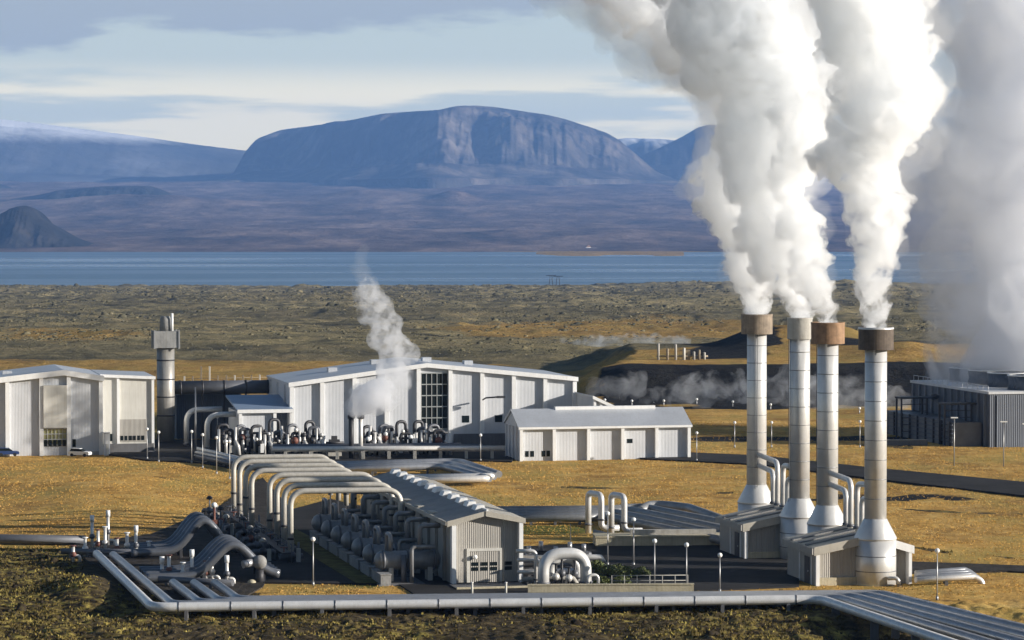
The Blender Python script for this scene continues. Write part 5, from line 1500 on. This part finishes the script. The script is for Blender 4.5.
def pxpath(Y, pts, drift=0.0):
    """(column, half width, row) at distance Y -> path of centres and radii."""
    s = Y / F; out = []
    for px, hw, py in pts:
        out.append((Vector(((px - 512) * s, Y + drift * (pts[0][2] - py) * s, HC + (HOR - py) * s)), hw * s))
    return out


STEAM = billow_mat('dense_steam', 0.58, (.985, .9885, .9925), 0.45, 2.0)
STEAMT = steam_mat('thin_steam', 0.10, (.95, .955, .97))
PL = [
    (plume('steam_plume', 'white steam column from the front chimney, rightmost of the dense plumes', pxpath(399.7, [(877, 14, 330), (877, 15, 318), (875, 17, 305), (874, 18, 290), (875, 21, 268), (876, 24, 244), (879, 26, 218), (872, 33, 192), (870, 40, 165), (875, 44, 138), (887, 46, 110), (890, 46, 88), (876, 50, 62), (868, 54, 34), (866, 58, 4), (862, 60, -28), (854, 52, -56)]), 3, STEAM)),
    (plume('steam_plume', 'white steam column from the rust-capped chimney, merging leftward into the others', pxpath(418.6, [(829, 13, 325), (827, 13, 312), (821, 15, 298), (812, 19, 280), (808, 23, 258), (806, 24, 235), (794, 24, 212), (788, 26, 190), (798, 28, 165), (800, 28, 135), (798, 30, 105), (794, 32, 75), (778, 36, 45), (763, 40, 15), (745, 42, -18), (728, 38, -42)]), 5, STEAM)),
    (plume('steam_plume', 'white steam column from the grey-capped chimney, in the middle of the merged left cloud', pxpath(428.9, [(801, 11.5, 322), (799, 14, 308), (795, 20, 292), (786, 28, 272), (780, 34, 248), (774, 40, 220), (768, 46, 192), (774, 48, 165), (776, 50, 135), (775, 52, 105), (766, 52, 75), (748, 56, 48), (730, 60, 20), (712, 58, -8), (692, 52, -40)]), 8, STEAM)),
    (plume('steam_plume', 'white steam column from the rear brown-capped chimney, left edge of the merged cloud', pxpath(450.5, [(757, 14, 318), (756, 15, 306), (755, 18, 290), (753, 24, 268), (750, 30, 246), (745, 33, 222), (736, 41, 200), (744, 44, 175), (752, 46, 150), (754, 48, 122), (748, 50, 94), (728, 50, 68), (704, 46, 44), (674, 40, 22), (644, 34, 4), (614, 30, -12), (584, 28, -28)]), 12, STEAM)),
]

# thin outer veils of the dense columns
for o_, (Y_, pts) in zip(PL, ((399.7, [(876, 17, 308), (875, 22, 280), (876, 28, 244), (879, 31, 218), (872, 39, 192), (868, 47, 160), (876, 51, 130), (886, 54, 108), (884, 55, 85), (872, 56, 58), (864, 60, 30), (860, 64, 0), (852, 60, -40)]),
                              (418.6, [(826, 16, 308), (811, 23, 278), (805, 29, 245), (793, 29, 212), (788, 32, 186), (798, 34, 160), (799, 36, 120), (790, 40, 75), (765, 44, 25), (740, 46, -30)]),
                              (428.9, [(798, 17, 304), (785, 32, 270), (778, 39, 245), (768, 50, 200), (772, 56, 165), (775, 58, 125), (762, 62, 78), (732, 66, 24), (700, 66, -36)]),
                              (450.5, [(756, 18, 300), (752, 30, 265), (746, 39, 235), (738, 48, 200), (746, 54, 165), (752, 58, 125), (735, 64, 80), (698, 60, 44), (660, 50, 18), (626, 42, 0), (594, 38, -20)]))):
    v_ = plume('outer_veil', '', pxpath(Y_, pts), int(Y_), steam_mat('steam_veil', .05 if Y_ < 440 else .08, (.99, .993, .997), .3), voxel=.45, levels=((8, .5), (3, .4)), disp=((2.4, 1.6), (1.0, .9)), as_part=True)
    v_.location = v_.location - o_.location; v_.parent = o_
V_ = plume('drifting_veil', '', pxpath(452, [(735, 30, 100), (704, 48, 66), (670, 52, 40), (634, 46, 18), (594, 38, 0), (556, 30, -14), (520, 24, -22)]), 77, steam_mat('steam_veil', .07, (.97, .975, .985), .3), voxel=.6, levels=((7, .6),), disp=((4, 2.2), (1.4, 1.0)), as_part=True)
V_.location = V_.location - PL[3].location; V_.parent = PL[3]

# the cooling tower's drifting cloud: several soft shells
ctc = thing('cooling_steam', 'broad soft grey steam cloud rising above the cooling tower at the right edge', 'steam cloud', AT(1010, 675, 12), 0)


def shell(path, seed, dens, name, voxel, disp, color=(.955, .962, .978), step=.5, parent=ctc, size=0):
    o = plume(name, '', path, seed, billow_mat('drifting_steam', dens, color, .3, size) if size else steam_mat('drifting_steam', dens, color), voxel=voxel, levels=((6, .55),), disp=disp, as_part=True, step=step)
    if parent:
        o.parent = parent; o.location = o.location - parent.location
    return o


shell(pxpath(675, [(1023, 86, 372), (1028, 104, 330), (1034, 118, 280), (1038, 132, 220), (1040, 136, 160), (1038, 132, 100), (1028, 124, 40), (1018, 124, -20), (1008, 124, -80)]), 21, .022, 'outer_cloud', 1.6, ((13, 6.0), (5, 2.6)))
shell(pxpath(675, [(1028, 74, 374), (1034, 92, 330), (1042, 106, 270), (1048, 114, 200), (1052, 116, 130), (1044, 112, 60), (1034, 108, -10), (1028, 108, -70)]), 22, .05, 'middle_cloud', 1.6, ((13, 6.0), (5, 2.6)), size=11)
shell(pxpath(675, [(1038, 64, 374), (1046, 76, 320), (1054, 84, 250), (1060, 88, 170), (1058, 86, 90), (1048, 84, 10), (1038, 84, -60)]), 23, .15, 'inner_cloud', 1.6, ((13, 6.0), (5, 2.6)))

# small plume before the hall
hs = thing('hall_steam', 'small thin steam plume drifting up in front of the turbine hall', 'steam plume', AT(362, 604, 8), 0)
shell(pxpath(604, [(354, 9, 415), (362, 17, 404), (374, 22, 398), (386, 25, 392), (394, 25, 372), (394, 22, 350), (388, 18, 330), (380, 16, 312), (374, 14, 298), (364, 11, 290), (352, 9, 292)]), 31, .15, 'wisp', .5, ((3, 1.2), (1, .5)), size=2.2, parent=hs)
shell(pxpath(603, [(356, 11, 410), (364, 17, 398), (377, 17, 395), (388, 15, 402)]), 32, .45, 'core', .4, ((2, .8), (.8, .3)), parent=hs)
shell(pxpath(606, [(376, 8, 306), (366, 10, 286), (360, 8, 270), (362, 6, 256), (366, 5, 244)]), 33, .05, 'upper_wisp', .6, ((3, 1.2), (1, .5)), parent=hs)

# ground steam by the dark slope
for i, (Yw, pts, dens, lab) in enumerate((
        (772, [(596, 10, 392), (612, 16, 386), (628, 15, 384), (642, 12, 386)], .028, 'left patch of thin ground steam before the dark slope'),
        (768, [(648, 8, 398), (664, 13, 396), (690, 17, 390), (718, 19, 387), (742, 18, 386)], .032, 'middle patch of thin ground steam before the dark slope'),
        (766, [(752, 14, 392), (785, 20, 390), (815, 24, 393), (850, 22, 396), (885, 20, 402), (908, 16, 402)], .030, 'right patch of thin ground steam behind the chimneys'),
        (1150, [(565, 5, 343), (590, 7, 342), (620, 8, 341), (655, 7, 341), (690, 5, 341)], .05, 'flat pale mist bank in the hollow behind the meadow'))):
    base = AT(pts[0][0], Yw, 0)
    t = thing('ground_steam', lab, 'ground steam', base, 0, 'ground steam patches')
    shell(pxpath(Yw, pts), 40 + i, dens, 'wisp', .7, ((7, 5.0), (2.6, 2.2)), color=(.93, .96, 1.0), size=4.5, parent=t)

# ------------------------------------------------------------------ haze
hz = bpy.data.materials.new('air_haze'); hz.use_nodes = True
nt = hz.node_tree; nt.nodes.remove(nt.nodes['Principled BSDF'])
pv = nt.nodes.new('ShaderNodeVolumePrincipled'); pv.inputs['Color'].default_value = (0.235, 0.46, 0.94, 1); pv.inputs['Density'].default_value = 2.8e-5; pv.inputs['Anisotropy'].default_value = 0.1
nt.links.new(pv.outputs[0], nt.nodes['Material Output'].inputs['Volume'])
HZ = MB().box(-33000, 33000, -900, 36500, -130, 1230).build('haze', hz)
HZ['kind'] = 'stuff'; HZ['label'] = 'faint blue haze over the lake and mountains'

# ------------------------------------------------------------------ sun, sky, camera
SUN_EL, SUN_AZ = 14.5, 102.0                      # azimuth clockwise from +Y
d = Vector((math.sin(R(SUN_AZ)) * math.cos(R(SUN_EL)), math.cos(R(SUN_AZ)) * math.cos(R(SUN_EL)), math.sin(R(SUN_EL))))
sl = bpy.data.lights.new('sun', 'SUN'); sl.energy = 5.0; sl.angle = R(0.53); sl.color = (1.0, 0.93, 0.83)
so = bpy.data.objects.new('sun', sl); col.objects.link(so); so.rotation_euler = d.to_track_quat('Z', 'Y').to_euler(); so.location = (300, 300, 300)

w = bpy.data.worlds.new('World'); sc.world = w; w.use_nodes = True
nt = w.node_tree; n = nt.nodes; L = nt.links
bg = n['Background']; bg.inputs['Strength'].default_value = 0.05
sky = n.new('ShaderNodeTexSky'); sky.sky_type = 'NISHITA'; sky.sun_disc = False; sky.sun_elevation = R(SUN_EL); sky.sun_rotation = R(SUN_AZ)
sky.altitude = 200; sky.air_density = 1.0; sky.dust_density = 0.6; sky.ozone_density = 2.0
tc = n.new('ShaderNodeTexCoord'); sep = n.new('ShaderNodeSeparateXYZ'); L.new(tc.outputs['Generated'], sep.inputs[0])


def M(op, a, b=None, c=None):
    x = n.new('ShaderNodeMath'); x.operation = op
    for s, i in ((a, 0), (b, 1), (c, 2)):
        if s is None: continue
        if isinstance(s, (int, float)): x.inputs[i].default_value = s
        else: L.new(s, x.inputs[i])
    return x.outputs[0]


def MR(f, a, b, c=0, d_=1):
    x = n.new('ShaderNodeMapRange'); x.interpolation_type = 'SMOOTHSTEP'
    for i, v in (('From Min', a), ('From Max', b), ('To Min', c), ('To Max', d_)): x.inputs[i].default_value = v
    L.new(f, x.inputs['Value']); return x.outputs[0]


def NZ(scale, stretch, detail=6, rough=.6, off=0):
    mp = n.new('ShaderNodeMapping'); mp.inputs['Scale'].default_value = stretch; mp.inputs['Location'].default_value = (off, off, off)
    L.new(tc.outputs['Generated'], mp.inputs['Vector'])
    t = n.new('ShaderNodeTexNoise'); t.inputs['Scale'].default_value = scale; t.inputs['Detail'].default_value = detail; t.inputs['Roughness'].default_value = rough
    L.new(mp.outputs[0], t.inputs['Vector']); return t.outputs['Fac']


def MIX(f, a, b):
    x = n.new('ShaderNodeMix'); x.data_type = 'RGBA'
    L.new(f, x.inputs['Factor'])
    for s, k in ((a, 'A'), (b, 'B')):
        if isinstance(s, tuple): x.inputs[k].default_value = (*s, 1)
        else: L.new(s, x.inputs[k])
    return x.outputs['Result']


z, x_ = sep.outputs['Z'], sep.outputs['X']
n1 = NZ(7, (1, 1, 4.5), 7, .62); n2 = NZ(16, (1, 1, 5), 6, .6, 3.1); n3 = NZ(9, (1, 1, 11), 5, .55, 7.7)
# grey bank along the top of the picture, cream streaks near the horizon
zb = M('ADD', z, M('MULTIPLY', M('SUBTRACT', n1, .5), .030))
zb = M('ADD', zb, M('MULTIPLY', M('SUBTRACT', n2, .5), .022))
zl = M('ADD', zb, MR(x_, -.115, -.14, 0, .009))
bank = M('MULTIPLY', MR(zl, .0605, .0655), MR(z, .18, .10))
cream = M('MULTIPLY', MR(n3, .40, .53), M('MULTIPLY', MR(z, .050, .036), MR(z, -.01, .012)))
cream = M('MULTIPLY', cream, .85)
low = MIX(MR(z, .02, .07), (12.6, 12.8, 9.8), (8.8, 9.9, 8.9))
skyc = MIX(M('MULTIPLY', MR(z, .17, .075), .95), sky.outputs[0], low)
c1 = MIX(cream, skyc, (21.0, 18.2, 11.5))
c2 = MIX(M('MULTIPLY', bank, .8), c1, (5.5, 6.0, 6.5))
L.new(c2, bg.inputs['Color'])

cam = bpy.data.cameras.new('camera'); co = bpy.data.objects.new('camera', cam); col.objects.link(co)
cam.sensor_width = 36; cam.lens = F / 1024 * 36; cam.clip_start = 1; cam.clip_end = 80000
co.location = (0, 0, HC); co.rotation_euler = (R(90) - math.atan((320 - HOR) / F), 0, 0)
sc.camera = co

sc.view_settings.view_transform = 'Standard'; sc.view_settings.look = 'None'; sc.view_settings.exposure = 0.70; sc.view_settings.gamma = 1
sc.view_settings.use_curve_mapping = False
cy = sc.cycles
cy.max_bounces = 42; cy.diffuse_bounces = 3; cy.glossy_bounces = 3; cy.transmission_bounces = 4; cy.volume_bounces = 40; cy.transparent_max_bounces = 16
cy.use_denoising = True; cy.use_adaptive_sampling = True; cy.adaptive_threshold = 0.02
cy.sample_clamp_indirect = 6.0
cy.volume_max_steps = 256
